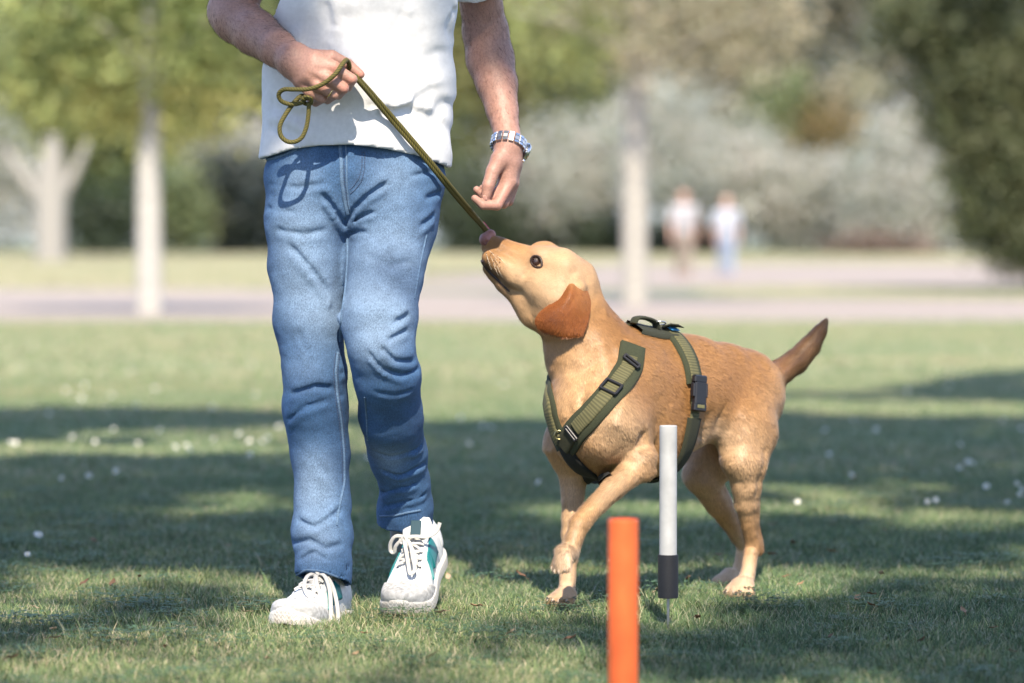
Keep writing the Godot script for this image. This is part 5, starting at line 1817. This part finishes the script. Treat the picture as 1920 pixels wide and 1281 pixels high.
func fallen_leaves() -> void:
	var s := Soup.new()
	var rows := [[0.0, 0.0, 0.002], [0.008, 0.007, 0.004], [0.018, 0.0095, 0.0015], [0.028, 0.006, 0.004], [0.036, 0.0, 0.008]]
	for r in rows:
		for k in [-1.0, 0.0, 1.0]:
			s.vert(Vector3(r[1] * k, r[2] + absf(k) * 0.004, r[0]), Vector3.UP, Color.WHITE)
	for i in 4:
		for k in 2:
			var a := i * 3 + k
			s.quad(a, a + 1, a + 4, a + 3)
	s.smooth()
	s.tube(PackedVector3Array([Vector3(0, 0.002, 0), Vector3(0.002, 0.003, -0.012)]), 0.0007, 4, Color.WHITE)
	var mesh := s.mesh()
	var browns := [mat(lin(0.22, 0.12, 0.065), 0.8), mat(lin(0.30, 0.19, 0.11), 0.8), mat(lin(0.16, 0.085, 0.05), 0.8), mat(lin(0.42, 0.30, 0.20), 0.8)]
	for m in browns: m.cull_mode = BaseMaterial3D.CULL_DISABLED
	var places := [
		["in grass left of the man's front shoe", [[120, 880], [150, 1120], [170, 1030], [208, 1122], [260, 1105], [390, 970], [422, 1042]]],
		["in grass at the lower left corner", [[10, 1262], [60, 1160], [92, 1222], [95, 1205], [310, 1240], [470, 1170], [497, 1260]]],
		["in grass round the man's shoes", [[660, 1255], [690, 1212], [712, 1230], [800, 1260], [838, 1170], [843, 1110]]],
		["between the shoes and the orange pole", [[905, 1160], [950, 1215], [985, 1105], [1060, 1225]]],
		["in grass under the dog", [[1150, 1075], [1230, 1130], [1290, 1105], [1310, 1180], [1340, 1060]]],
		["just right of the hind paws", [[1447, 1000], [1450, 1003], [1455, 1060], [1480, 1100], [1490, 1040], [1495, 1120], [1535, 975], [1548, 972], [1560, 1215], [1568, 1055]]],
		["in grass far right of the dog", [[1600, 915], [1610, 1140], [1625, 1135], [1640, 1160], [1650, 1100], [1655, 1010], [1690, 915], [1720, 1230], [1810, 1175], [1870, 1200], [1890, 1245]]]]
	rng.seed = 61
	for g in places:
		for q in g[1]:
			var o := put("fallen_leaf", mesh, browns[rng.randi() % 4])
			o.transform = Transform3D(Basis.from_euler(Vector3(rng.randf_range(-0.5, 0.5), rng.randf() * TAU, rng.randf_range(-0.5, 0.5))).scaled(Vector3.ONE * rng.randf_range(0.45, 0.8)), lawn_spot(q[0], q[1]) + Vector3(0, 0.024, 0))
			tag(o, "dry brown leaf %s, %s" % [g[0], place_in(g[1], q)], "leaf", "fallen leaves on the lawn")

# ---------------------------------------------------------------- training poles

func pole(at: Vector3, r: float, low: float, mid: float, top: float, tube_color: Color, label: String) -> void:
	var root := thing("training_pole", label, "pole", at)
	var plastic := triplanar(mat(tube_color, 0.38), 3.0, grain(256, 0.02, 5, 0.84, 1.0, 85 + int(r * 1000.0)))
	var t := Soup.new()
	t.lathe(Vector3.ZERO, Basis.IDENTITY, [Vector2(r, mid - 0.01), Vector2(r, top - 0.0012), Vector2(r - 0.0006, top - 0.0004), Vector2(r - 0.0014, top), Vector2(r - 0.0026, top - 0.0006), Vector2(r - 0.0030, top - 0.02), Vector2(0, top - 0.02)], 40)
	put("tube", t.mesh(), plastic, root)
	var s := Soup.new()
	s.lathe(Vector3.ZERO, Basis.IDENTITY, [Vector2(0, low), Vector2(r + 0.0015, low), Vector2(r + 0.0028, low + 0.001), Vector2(r + 0.0028, mid - 0.001), Vector2(r + 0.0016, mid), Vector2(r - 0.001, mid)], 40)
	var rubber := triplanar(mat(lin(0.018, 0.019, 0.024), 0.55), 20.0, grain(256, 0.05, 4, 0.6, 1.0, 81))
	put("sleeve", s.mesh(), rubber, root)
	var k := Soup.new()
	k.lathe(Vector3.ZERO, Basis.IDENTITY, [Vector2(0.0, -0.12), Vector2(0.0026, -0.10), Vector2(0.0028, low + 0.002)], 14)
	put("spike", k.mesh(), mat(lin(0.42, 0.42, 0.40), 0.4, 1.0), root)

# ---------------------------------------------------------------- trees

func leaf_clump(leaves: int, size: float, spread: float, sd: int, narrow := 0.55) -> ArrayMesh:
	rng.seed = sd
	var s := Soup.new()
	for i in leaves:
		var p := Vector3(rng.randfn(), rng.randfn(), rng.randfn()) * spread * 0.5
		var n := (p.normalized() + Vector3(rng.randfn(), rng.randfn() + 0.4, rng.randfn()) * 0.7).normalized()
		var d := n.cross(Vector3(rng.randfn(), rng.randfn(), rng.randfn())).normalized()
		var e := n.cross(d)
		var l := size * rng.randf_range(0.7, 1.2)
		var c := Color(1, 1, 1) * rng.randf_range(0.75, 1.25)
		var a := s.vert(p - d * l * 0.5, n, c)
		var b := s.vert(p + e * l * narrow * 0.5 - n * l * 0.06, n, c)
		var f := s.vert(p + d * l * 0.5 - n * l * 0.12, n, c)
		var g := s.vert(p - e * l * narrow * 0.5 - n * l * 0.06, n, c)
		s.quad(a, b, f, g)
	return s.mesh()

func leaf_material() -> StandardMaterial3D:
	var m := mat(Color(1, 1, 1), 0.6, 0.0, true)
	m.cull_mode = BaseMaterial3D.CULL_DISABLED
	m.backlight_enabled = true
	m.backlight = Color(0.6, 0.6, 0.3)
	return m

func bark(c: Color) -> StandardMaterial3D:
	return triplanar(mat(c, 0.9), 1.2, grain(256, 0.03, 5, 0.78, 1.0, 501))

var clump_cache := {}

func clumps(leaves: int, size: float, spread: float) -> Array:
	var key := "%d %f %f" % [leaves, size, spread]
	if not clump_cache.has(key):
		clump_cache[key] = [leaf_clump(leaves, size, spread, 11), leaf_clump(leaves, size, spread, 12), leaf_clump(leaves, size, spread, 13)]
	return clump_cache[key]

# trunk: list of [offset, radius]; blobs: [centre, radii, clumps, colour]
func tree(called: String, label: String, category: String, at: Vector3, trunk: Array, limbs: Array, trunk_color: Color, blobs: Array, leaves: int, size: float, spread: float, sd: int, group := "") -> void:
	var root := thing(called, label, category, at, group)
	if trunk.size():
		var t := Soup.new()
		var pts := []
		for q in trunk: pts.append(q[0])
		var c := smooth_curve(pts, 5)
		var radii := PackedFloat32Array()
		for i in c.size():
			var u := i / 5.0
			var k := mini(int(u), trunk.size() - 2)
			radii.append(lerpf(trunk[k][1], trunk[k + 1][1], u - k))
		t.tube(c, radii, 14)
		var wood := bark(trunk_color)
		var o := put("trunk", t.mesh(), wood, root)
		for l in limbs:
			var b := Soup.new()
			b.tube(smooth_curve(l[0], 5), _taper(l[1], l[2], (l[0].size() - 1) * 5 + 1), 8)
			put("limb", b.mesh(), wood, o)
	rng.seed = sd
	var meshes := clumps(leaves, size, spread)
	var places := [[], [], []]
	var tints := [PackedColorArray(), PackedColorArray(), PackedColorArray()]
	for k in 3:
		var list: Array[Transform3D] = []
		places[k] = list
	var lumps := noise(1.6 / maxf(0.5, spread * 3.0), 2, sd)
	for b in blobs:
		var made := 0
		var tries := 0
		while made < b[2] and tries < b[2] * 6:
			tries += 1
			var d := Vector3(rng.randfn(), rng.randfn(), rng.randfn()).normalized() * pow(rng.randf(), 0.42)
			var p: Vector3 = b[0] + d * b[1]
			if p.y + at.y < 0.05: continue
			if lumps.get_noise_3dv(p) < -0.12: continue
			var k := rng.randi() % 3
			places[k].append(Transform3D(Basis.from_euler(Vector3(rng.randf() * TAU, rng.randf() * TAU, 0)) * Basis.from_scale(Vector3.ONE * rng.randf_range(0.7, 1.3)), p))
			var c: Color = b[3]
			var f := rng.randf_range(0.7, 1.3)
			tints[k].append(Color(c.r * f * rng.randf_range(0.9, 1.12), c.g * f, c.b * f))
			made += 1
	var crown := Node3D.new()
	crown.name = "crown"
	root.add_child(crown)
	for k in 3:
		if places[k].size():
			scatter("foliage", crown, meshes[k], leaf_material_, places[k], tints[k])

var leaf_material_: StandardMaterial3D

func _taper(a: float, b: float, n: int) -> PackedFloat32Array:
	var out := PackedFloat32Array()
	for i in n: out.append(lerpf(a, b, float(i) / (n - 1)))
	return out

# the spot at a distance: metres to the side, height
func far_point(px: float, py: float, d: float) -> Vector3:
	return spot(px, py, 7.0 - d)

func foot(px: float, d: float) -> Vector3:
	var p := far_point(px, 445, d)
	return Vector3(p.x, 0, p.z)

# a crown blob given by its middle, half width and half height as measured
func blob(base: Vector3, px: float, py: float, d: float, rx: float, ry: float, n: int, c: Color, deep := 1.0) -> Array:
	var m := d / FOCAL
	return [far_point(px, py, d) - base, Vector3(rx * m, ry * m, rx * m * deep), n, c]

func park_trees() -> void:
	leaf_material_ = leaf_material()
	var pale := lin(0.57, 0.545, 0.49)
	var fresh := lin(0.33, 0.375, 0.135)
	var olive := lin(0.16, 0.195, 0.085)
	var gold := lin(0.38, 0.385, 0.13)
	var dark := lin(0.055, 0.075, 0.040)
	var deep := lin(0.030, 0.040, 0.032)
	var silver := lin(0.47, 0.47, 0.43)
	var buds := lin(0.36, 0.33, 0.225)
	var bronze := lin(0.24, 0.18, 0.08)
	# slender tree by the path on the left
	var d := 35.4
	var b := foot(280, d)
	tree("park_tree", "slender pale-trunked tree with fresh yellow-green leaves left of the man", "tree", b, [[Vector3(0, -0.1, 0), 0.145], [Vector3(0, 0.15, 0), 0.130], [Vector3(0.0, 1.4, 0.02), 0.120], [Vector3(0.02, 3.0, 0.0), 0.095], [Vector3(0.0, 5.2, 0.0), 0.06]],
		[[[Vector3(0, 2.2, 0), Vector3(0.5, 2.8, 0.3), Vector3(1.1, 3.2, 0.6)], 0.045, 0.012], [[Vector3(0, 2.4, 0), Vector3(-0.5, 2.9, 0.3), Vector3(-1.2, 3.1, 0.2)], 0.045, 0.012], [[Vector3(0, 3.0, 0), Vector3(0.4, 3.8, -0.3), Vector3(0.8, 4.6, -0.6)], 0.045, 0.012], [[Vector3(0, 3.3, 0), Vector3(-0.6, 4.1, -0.2), Vector3(-1.0, 4.8, -0.2)], 0.04, 0.012]],
		pale, [blob(b, 120, 60, d, 130, 110, 230, fresh, 1.2), blob(b, 390, 70, d, 110, 110, 200, fresh, 1.2), blob(b, 410, 180, d, 80, 60, 70, gold), blob(b, 215, 190, d, 70, 60, 60, gold), blob(b, 260, -120, d, 330, 150, 420, fresh), blob(b, 60, 180, d, 60, 50, 30, fresh), blob(b, 250, 110, d - 0.6, 60, 60, 16, fresh)], 16, 0.09, 0.30, 601)
	# old forked tree far left
	d = 112.0
	b = foot(95, d)
	var wood := [[[Vector3(0, 1.6, 0), Vector3(-0.7, 2.4, 0), Vector3(-1.4, 3.6, 0)], 0.32, 0.12], [[Vector3(0, 1.6, 0), Vector3(0.6, 2.5, 0), Vector3(1.2, 3.8, 0)], 0.30, 0.10]]
	tree("park_tree", "old tree with thick pale forked trunk at the far left", "tree", b, [[Vector3(0, -0.2, 0), 0.66], [Vector3(0, 0.3, 0), 0.50], [Vector3(0, 1.5, 0), 0.50], [Vector3(0, 2.4, 0), 0.55], [Vector3(0.1, 4.0, 0), 0.2]], wood, lin(0.45, 0.415, 0.37), [blob(b, 150, 200, d + 3, 110, 80, 240, gold), blob(b, 200, 265, d + 3, 90, 50, 200, olive), blob(b, 60, 120, d + 3, 130, 90, 160, olive), blob(b, 300, 190, d + 2, 90, 70, 120, gold)], 14, 0.32, 0.9, 602)
	# dark hedges and shrubs far left
	var i := 0
	for q in [[190, 400, 80, 90, dark], [300, 390, 90, 90, olive], [400, 385, 75, 100, deep], [470, 395, 60, 90, deep], [540, 390, 80, 100, dark], [880, 400, 60, 90, dark], [960, 410, 60, 70, dark], [1110, 445, 90, 30, dark], [1290, 450, 70, 28, dark]]:  # last two low ones are added to give the dark band under pale shrubs
		d = 150.0 + i * 2.0
		b = foot(q[0], d)
		tree("shrub", ["dark bush right of the old forked trunk", "olive green bush behind the slender tree", "dark bluish bush left of the man's hip", "dark bush touching the man's outline at hip height", "dark bush mostly hidden behind the man", "dark bush beside the man's lowered hand", "dark low bush above the dog's muzzle", "added dark low hedge left of the straight trunk's foot", "added dark low hedge right behind the strollers"][i], "bush", b, [], [], pale, [blob(b, q[0], q[1], d, q[2], q[3], 300, q[4])], 14, 0.30, 0.9, 610 + i, "bushes at the back of the park")
		i += 1
	# pale flowering shrubs
	i = 0
	for q in [[20, 320, 100, 150], [1010, 330, 95, 120], [1110, 300, 90, 110], [1250, 270, 110, 150], [1400, 330, 130, 110], [1560, 400, 130, 90], [1660, 330, 110, 140], [1480, 370, 110, 90], [430, 300, 90, 60], [1770, 400, 90, 100]]:
		d = 158.0 + (i % 3) * 4.0
		b = foot(q[0], d)
		tree("flowering_shrub", ["pale flowering shrub at the left edge behind the forked tree", "pale flowering shrub behind the watch hand", "pale flowering shrub left of the straight trunk", "tall pale flowering shrub right of the straight trunk", "broad pale flowering shrub above the two strollers", "low pale flowering shrub right of the strollers", "pale flowering shrub beside the dark conifer", "pale flowering shrub between the strollers and the conifer", "pale flowering shrub left of the man's shirt hem", "pale flowering shrub half behind the conifer's left edge"][i], "shrub", b, [], [], pale, [blob(b, q[0], q[1], d, q[2], q[3], 420, silver)], 16, 0.26, 0.9, 630 + i, "pale flowering shrubs at the back of the park")
		i += 1
	# straight pale trunk right of the dog's head, budding crown
	d = 40.2
	b = foot(1190, d)
	tree("park_tree", "straight pale-trunked tree with beige budding crown behind the dog", "tree", b, [[Vector3(0, -0.1, 0), 0.165], [Vector3(0, 0.2, 0), 0.152], [Vector3(0.0, 1.5, 0), 0.145], [Vector3(0.02, 3.2, 0), 0.115], [Vector3(0.0, 5.6, 0), 0.08]],
		[[[Vector3(0, 2.6, 0), Vector3(0.7, 3.0, 0.2), Vector3(1.5, 3.3, 0.3)], 0.05, 0.012], [[Vector3(0, 2.7, 0), Vector3(-0.6, 3.1, 0.2), Vector3(-1.4, 3.3, 0.3)], 0.05, 0.012], [[Vector3(0, 3.2, 0), Vector3(0.6, 4.0, 0.0), Vector3(1.2, 4.6, 0.2)], 0.05, 0.012]],
		lin(0.50, 0.47, 0.41), [blob(b, 1180, -60, d, 240, 120, 300, buds), blob(b, 1340, 60, d, 140, 100, 130, buds), blob(b, 1060, 50, d, 120, 100, 110, fresh), blob(b, 1200, 70, d - 0.7, 60, 60, 40, buds), blob(b, 1420, 10, d, 120, 90, 90, buds)], 14, 0.085, 0.32, 650)
	# yellow-green tree behind the lowered arm
	d = 70.0
	b = foot(770, d)
	tree("park_tree", "yellow-green tree behind the man's lowered arm", "tree", b, [[Vector3(0, -0.1, 0), 0.25], [Vector3(0, 2, 0), 0.2], [Vector3(0, 6, 0), 0.1]], [], pale, [blob(b, 930, 90, d, 130, 150, 330, lin(0.20, 0.20, 0.07)), blob(b, 1050, 120, d, 90, 90, 150, olive), blob(b, 900, -60, d, 200, 120, 240, fresh)], 14, 0.18, 0.6, 651)
	# bronze tree above the flowering shrubs
	d = 120.0
	b = foot(1530, d)
	tree("park_tree", "small bronze-leaved tree among the pale flowering shrubs", "tree", b, [], [], pale, [blob(b, 1540, 235, d, 60, 34, 70, bronze), blob(b, 1460, 190, d, 70, 50, 70, olive), blob(b, 1590, 170, d, 50, 40, 30, buds)], 14, 0.25, 0.7, 652)
	# more trees on both sides of the view
	i = 0
	for px in [-1500, -1150, -820, -520, -280, 2280, 2560, 2880, 3250]:
		d = 170.0 + (i % 3) * 16.0
		b = foot(px, d)
		tree("tall_tree", ["outermost tall tree beyond the left edge", "second tall tree in from the outermost at left", "tall tree midway in the row beyond the left edge", "tall tree of the left row, next to the nearest one", "tall tree just beyond the left edge", "tall tree just beyond the right edge", "second tall tree beyond the right edge", "third tall tree beyond the right edge", "outermost tall tree beyond the right edge"][i], "tree", b, [[Vector3(0, -0.2, 0), 0.5], [Vector3(0, 4, 0), 0.4], [Vector3(0, 10, 0), 0.2]], [], lin(0.3, 0.27, 0.23), [blob(b, px, 120, d, 190, 210, 420, [olive, lin(0.19, 0.20, 0.11), lin(0.15, 0.17, 0.075)][i % 3]), blob(b, px + 60, 360, d, 180, 110, 220, [olive, lin(0.19, 0.20, 0.11), lin(0.15, 0.17, 0.075)][i % 3])], 16, 0.5, 1.5, 700 + i, "tall trees at the end of the park")
		i += 1
	# dark conifer at the right edge
	d = 49.0
	b = foot(2010, d)
	var fir := lin(0.115, 0.13, 0.058)
	tree("conifer", "large dark green conifer at the right edge", "tree", b, [[Vector3(0, -0.1, 0), 0.4], [Vector3(0, 2, 0), 0.34], [Vector3(0, 6, 0), 0.2]], [], lin(0.16, 0.12, 0.09),
		[blob(b, 1760, 20, d, 120, 80, 300, fir), blob(b, 1840, 150, d, 120, 130, 420, fir), blob(b, 1880, 300, d, 110, 120, 380, fir), blob(b, 1930, 430, d, 90, 95, 300, fir), blob(b, 2050, 250, d, 160, 260, 500, fir), blob(b, 1900, -120, d, 260, 120, 380, fir), blob(b, 1790, 220, d, 50, 60, 80, fir), blob(b, 1830, 400, d, 40, 50, 70, fir)], 22, 0.10, 0.28, 653)
	# reddish low bedding in front of the shrubs
	d = 150.0
	b = foot(1640, d)
	tree("bedding_plants", "low reddish planting in front of the pale shrubs", "plant bed", b, [], [], pale, [blob(b, 1640, 462, d, 120, 16, 160, lin(0.19, 0.13, 0.10), 0.6)], 14, 0.2, 0.6, 654)
	# tall trees closing the view
	i = 0
	for q in [[-120, 30, olive], [120, 0, lin(0.16, 0.17, 0.08)], [330, 20, olive], [520, 10, dark], [720, 0, olive], [900, 10, lin(0.19, 0.20, 0.11)], [1080, 20, lin(0.30, 0.29, 0.21)], [1270, 0, lin(0.33, 0.31, 0.24)], [1450, 20, lin(0.28, 0.27, 0.19)], [1640, 0, lin(0.20, 0.20, 0.15)], [1820, 30, dark], [2050, 10, dark]]:
		d = 205.0 + (i % 3) * 9.0
		b = foot(q[0], d)
		tree("tall_tree", "tall %s tree closing the park, %s" % [["olive", "grey-green", "olive", "dark", "olive", "grey-green", "beige", "beige", "beige", "grey", "dark", "dark"][i], ["beyond the left edge", "far behind the forked trunk", "far behind the slender tree", "behind the man's raised arm", "behind the man's chest", "behind the man's lowered arm", "left of the straight trunk's top", "right of the straight trunk's top", "high above the strollers", "left of the conifer's top", "behind the conifer", "beyond the right edge"][i]], "tree", b,
			[[Vector3(0, -0.2, 0), 0.5], [Vector3(0, 4, 0), 0.4], [Vector3(0, 12, 0), 0.2]], [], lin(0.3, 0.27, 0.23), [blob(b, q[0], q[1], d, 150, 190, 420, q[2]), blob(b, q[0] + 40, 260, d, 130, 170, 330, q[2]), blob(b, q[0], -190, d, 110, 100, 160, q[2])], 16, 0.55, 1.7, 670 + i, "tall trees at the end of the park")
		i += 1

# ---------------------------------------------------------------- the trees that dapple the lawn

const SUN := Vector3(0.04, 0.74, 0.66)

func shaded(x: float, z: float, n: FastNoiseLite) -> float:
	# how much of the sun the crowns keep from the lawn at (x, z)
	var edge := -7.9 if x < 0.3 else lerpf(-7.9, -12.5, clampf((x - 0.3) / 2.2, 0.0, 1.0))
	if z < edge + 1.3 * n.get_noise_2d(x * 0.8, 7.0): return 0.0
	var v := 0.97
	var g := n.get_noise_2d(x, z * 0.62)
	if g > 0.21: v = lerpf(0.97, 0.05, clampf((g - 0.21) / 0.12, 0.0, 1.0))
	for q in [[-0.30, -0.72, 0.44, 0.34], [0.12, -0.70, 0.40, 0.40], [0.38, -0.72, 0.42, 0.52], [0.03, -0.18, 0.26, 0.24], [-0.30, -0.10, 0.36, 0.30], [0.30, -0.10, 0.2, 0.32], [0.17, 1.36, 0.13, 0.26], [-0.02, -1.02, 0.18, 0.18], [-0.28, -1.2, 0.34, 0.16], [-0.75, -0.82, 0.30, 0.22], [-1.1, -0.75, 0.2, 0.12], [0.95, -0.95, 0.35, 0.12], [1.25, -0.45, 0.3, 0.10], [-0.95, 0.02, 0.2, 0.06], [-1.3, -5.6, 0.9, 0.35], [1.9, -8.6, 0.8, 0.8]]:
		var e := Vector2((x - q[0]) / q[2], (z - q[1]) / q[3]).length()
		v *= smoothstep(0.88, 1.12, e + 0.18 * n.get_noise_2d(x * 3.0, z * 3.0))
	for q in [[-0.42, -1.25, 0.18, 0.12, 0.5], [0.02, -1.42, 0.18, 0.16, 0.55], [-0.24, -0.42, 0.10, 0.04, 0.4]]:
		var e := Vector2((x - q[0]) / q[2], (z - q[1]) / q[3]).length()
		v = maxf(v, q[4] * (1.0 - smoothstep(0.7, 1.1, e + 0.3 * n.get_noise_2d(x * 5.0, z * 5.0))))
	return v

func shade_trees() -> void:
	var sun := SUN.normalized()
	var n := noise(0.62, 3, 777)
	var meshes := clumps(7, 0.105, 0.11)
	var green := leaf_material()
	var spots_ := [["leafy tree standing behind the photographer, to the right", Vector3(4.6, 0, 8.4), 1.0], ["leafy tree standing beside the photographer, to the left", Vector3(-5.2, 0, 4.6), -1.0]]
	var k := 0
	for t in spots_:
		var root := thing("shade_tree", t[0], "tree", t[1])
		var wood := bark(lin(0.22, 0.17, 0.13))
		var trunk := Soup.new()
		var top := Vector3(-0.3 * t[2], 5.2, -0.4)
		trunk.tube(smooth_curve([Vector3(0, -0.2, 0), Vector3(0, 0.4, 0), Vector3(-0.05 * t[2], 2.6, -0.1), top], 5), _taper(0.34, 0.2, 16), 14)
		var o := put("trunk", trunk.mesh(), wood, root)
		var lists := []
		for q in 3:
			var l: Array[Transform3D] = []
			lists.append(l)
		var tints := [PackedColorArray(), PackedColorArray(), PackedColorArray()]
		rng.seed = 800 + k
		var ends := []
		for i in 32000:
			var x: float = rng.randf_range(0.0, 5.2) * t[2] + rng.randf_range(-0.8, 0.8)
			var z := rng.randf_range(-13.5, 3.2)
			if rng.randf() > shaded(x, z, n): continue
			var far := rng.randf_range(9.5, 14.0)
			var p: Vector3 = Vector3(x, 0, z) + sun * far
			var q := rng.randi() % 3
			lists[q].append(Transform3D(Basis.from_euler(Vector3(rng.randf() * TAU, rng.randf() * TAU, 0)), p - t[1]))
			var f := rng.randf_range(0.7, 1.3)
			tints[q].append(Color(0.075 * f, 0.11 * f, 0.03 * f))
			if i % 380 == 0: ends.append(p - t[1])
		for e in ends:
			var b := Soup.new()
			var mid: Vector3 = top.lerp(e, 0.5) + Vector3(0, 0.5, 0)
			b.tube(smooth_curve([top + Vector3(0, -0.5, 0), mid, e], 5), _taper(0.055, 0.008, 11), 6)
			put("limb", b.mesh(), wood, o)
		var crown := Node3D.new()
		crown.name = "crown"
		root.add_child(crown)
		for q in 3:
			scatter("foliage", crown, meshes[q], green, lists[q], tints[q])
		k += 1

# ---------------------------------------------------------------- strollers far behind

func stroller(px: float, d: float, tall: float, hair: Color, top: Color, legs: Color, stride: float, label: String) -> void:
	var at := foot(px, d)
	var root := thing("person", label, "person", at)
	var h := tall
	var add := func(f: Field, pts: Array, k: float) -> void:
		for i in pts.size() - 1:
			var p: Array = pts[i]
			var q: Array = pts[i + 1]
			f.add(Vector3(p[0], p[1], p[2]) * h, Vector3(q[0], q[1], q[2]) * h, p[3] * h, q[3] * h, k)
	var s := stride
	var body := Field.new()
	add.call(body, [[0, 0.60, 0, 0.05], [0, 0.82, 0, 0.045], [0, 0.87, 0.01, 0.035], [0, 0.93, 0.015, 0.058], [0, 0.955, 0.0, 0.058]], 0.03)
	for e: float in [-1.0, 1.0]:
		add.call(body, [[0.04 * e, 0.5, 0, 0.05], [0.05 * e, 0.28, s * e * 0.5, 0.035], [0.05 * e, 0.03, s * e, 0.024], [0.05 * e, 0.02, s * e + 0.07, 0.02]], 0.02)
		add.call(body, [[0.11 * e, 0.80, 0, 0.036], [0.145 * e, 0.63, -s * e * 0.3, 0.028], [0.14 * e, 0.49, -s * e * 0.6 + 0.03, 0.02], [0.138 * e, 0.43, -s * e * 0.7 + 0.05, 0.022]], 0.02)
	add.call(body, [[0, 0.925, 0.07, 0.010], [0, 0.905, 0.075, 0.012]], 0.01)
	var bs := body.surface(0.022)
	put("body", bs.mesh(), mat(lin(0.52, 0.32, 0.24), 0.6), root)
	var shirt := Field.new()
	add.call(shirt, [[0, 0.50, 0, 0.082], [0, 0.66, 0, 0.080], [0, 0.77, 0, 0.085]], 0.04)
	for e: float in [-1.0, 1.0]:
		add.call(shirt, [[0.06 * e, 0.80, 0, 0.045], [0.115 * e, 0.795, 0, 0.045], [0.145 * e, 0.66, -s * e * 0.25, 0.042]], 0.03)
	var ss := shirt.surface(0.022)
	put("shirt", ss.mesh(), mat(top, 0.9), root)
	var trousers := Field.new()
	add.call(trousers, [[0, 0.50, 0, 0.085], [0, 0.47, 0, 0.08]], 0.03)
	for e: float in [-1.0, 1.0]:
		add.call(trousers, [[0.045 * e, 0.48, 0, 0.062], [0.052 * e, 0.28, s * e * 0.5, 0.048], [0.052 * e, 0.06, s * e, 0.04]], 0.02)
	var ts := trousers.surface(0.022)
	put("trousers", ts.mesh(), mat(legs, 0.9), root)
	var hs := Field.new()
	add.call(hs, [[0, 0.965, -0.008, 0.062], [0, 0.91, -0.03, 0.052]], 0.03)
	var hm := hs.surface(0.018)
	put("hair", hm.mesh(), mat(hair, 0.7), root)

func _ready() -> void:
	# camera, sky, sun
	var cam := Camera3D.new()
	cam.name = "camera"
	cam.position = EYE
	cam.rotation.x = -TILT
	var lens := CameraAttributesPhysical.new()
	lens.frustum_focal_length = 124.65
	lens.frustum_focus_distance = 7.05
	lens.exposure_aperture = 2.8
	cam.attributes = lens
	cam.near = 0.05
	cam.far = 900.0
	add_child(cam)
	var around := WorldEnvironment.new()
	around.name = "surroundings"
	var env := Environment.new()
	env.background_mode = Environment.BG_SKY
	var sky := Sky.new()
	var air := ProceduralSkyMaterial.new()
	air.sky_top_color = Color(0.52, 0.63, 0.82)
	air.sky_horizon_color = Color(0.82, 0.86, 0.92)
	air.sky_curve = 0.15
	air.ground_bottom_color = Color(0.30, 0.33, 0.22)
	air.ground_horizon_color = Color(0.50, 0.52, 0.45)
	air.energy_multiplier = 1.0
	sky.sky_material = air
	env.sky = sky
	env.background_energy_multiplier = 1.25
	env.tonemap_mode = Environment.TONE_MAPPER_LINEAR
	env.tonemap_exposure = 2.0

	env.sdfgi_enabled = true
	env.ssao_enabled = true
	env.ssil_enabled = true
	around.environment = env
	add_child(around)
	var sun := DirectionalLight3D.new()
	sun.name = "sun"
	sun.light_color = Color(1.0, 0.95, 0.87)
	sun.light_energy = 1.4
	sun.light_angular_distance = 0.53
	sun.shadow_enabled = true
	add_child(sun)
	sun.look_at_from_position(SUN * 10.0, Vector3.ZERO)
	# the park
	var t0 := Time.get_ticks_msec()
	ground()
	shade_trees()
	park_trees()
	grass()
	print("park ", Time.get_ticks_msec() - t0)
	# the man and the dog
	t0 = Time.get_ticks_msec()
	walking_man()
	print("man ", Time.get_ticks_msec() - t0)
	t0 = Time.get_ticks_msec()
	dog()
	print("dog ", Time.get_ticks_msec() - t0)
	leash()
	# poles
	var a := spot(1252.5, 1180, 0.10)
	pole(Vector3(a.x, 0, 0.10), 0.0171, 0.060, 0.1447, 0.3965, lin(0.50, 0.50, 0.49), "white training pole with black sleeve stuck in the grass before the dog")
	var b := spot(1168, 1281, 1.54)
	pole(Vector3(b.x, 0, 1.54), 0.0234, 0.004, 0.070, 0.328, lin(0.88, 0.16, 0.040), "orange training pole nearest the camera")
	stroller(1282, 66.0, 1.62, lin(0.05, 0.025, 0.02), lin(0.44, 0.43, 0.44), lin(0.26, 0.215, 0.175), 0.10, "distant stroller in white top and beige trousers, dark hair")
	stroller(1362, 65.0, 1.50, lin(0.30, 0.24, 0.20), lin(0.45, 0.475, 0.53), lin(0.26, 0.31, 0.40), 0.07, "distant stroller in pale blue top and light blue trousers")
	daisies()
	fallen_leaves()
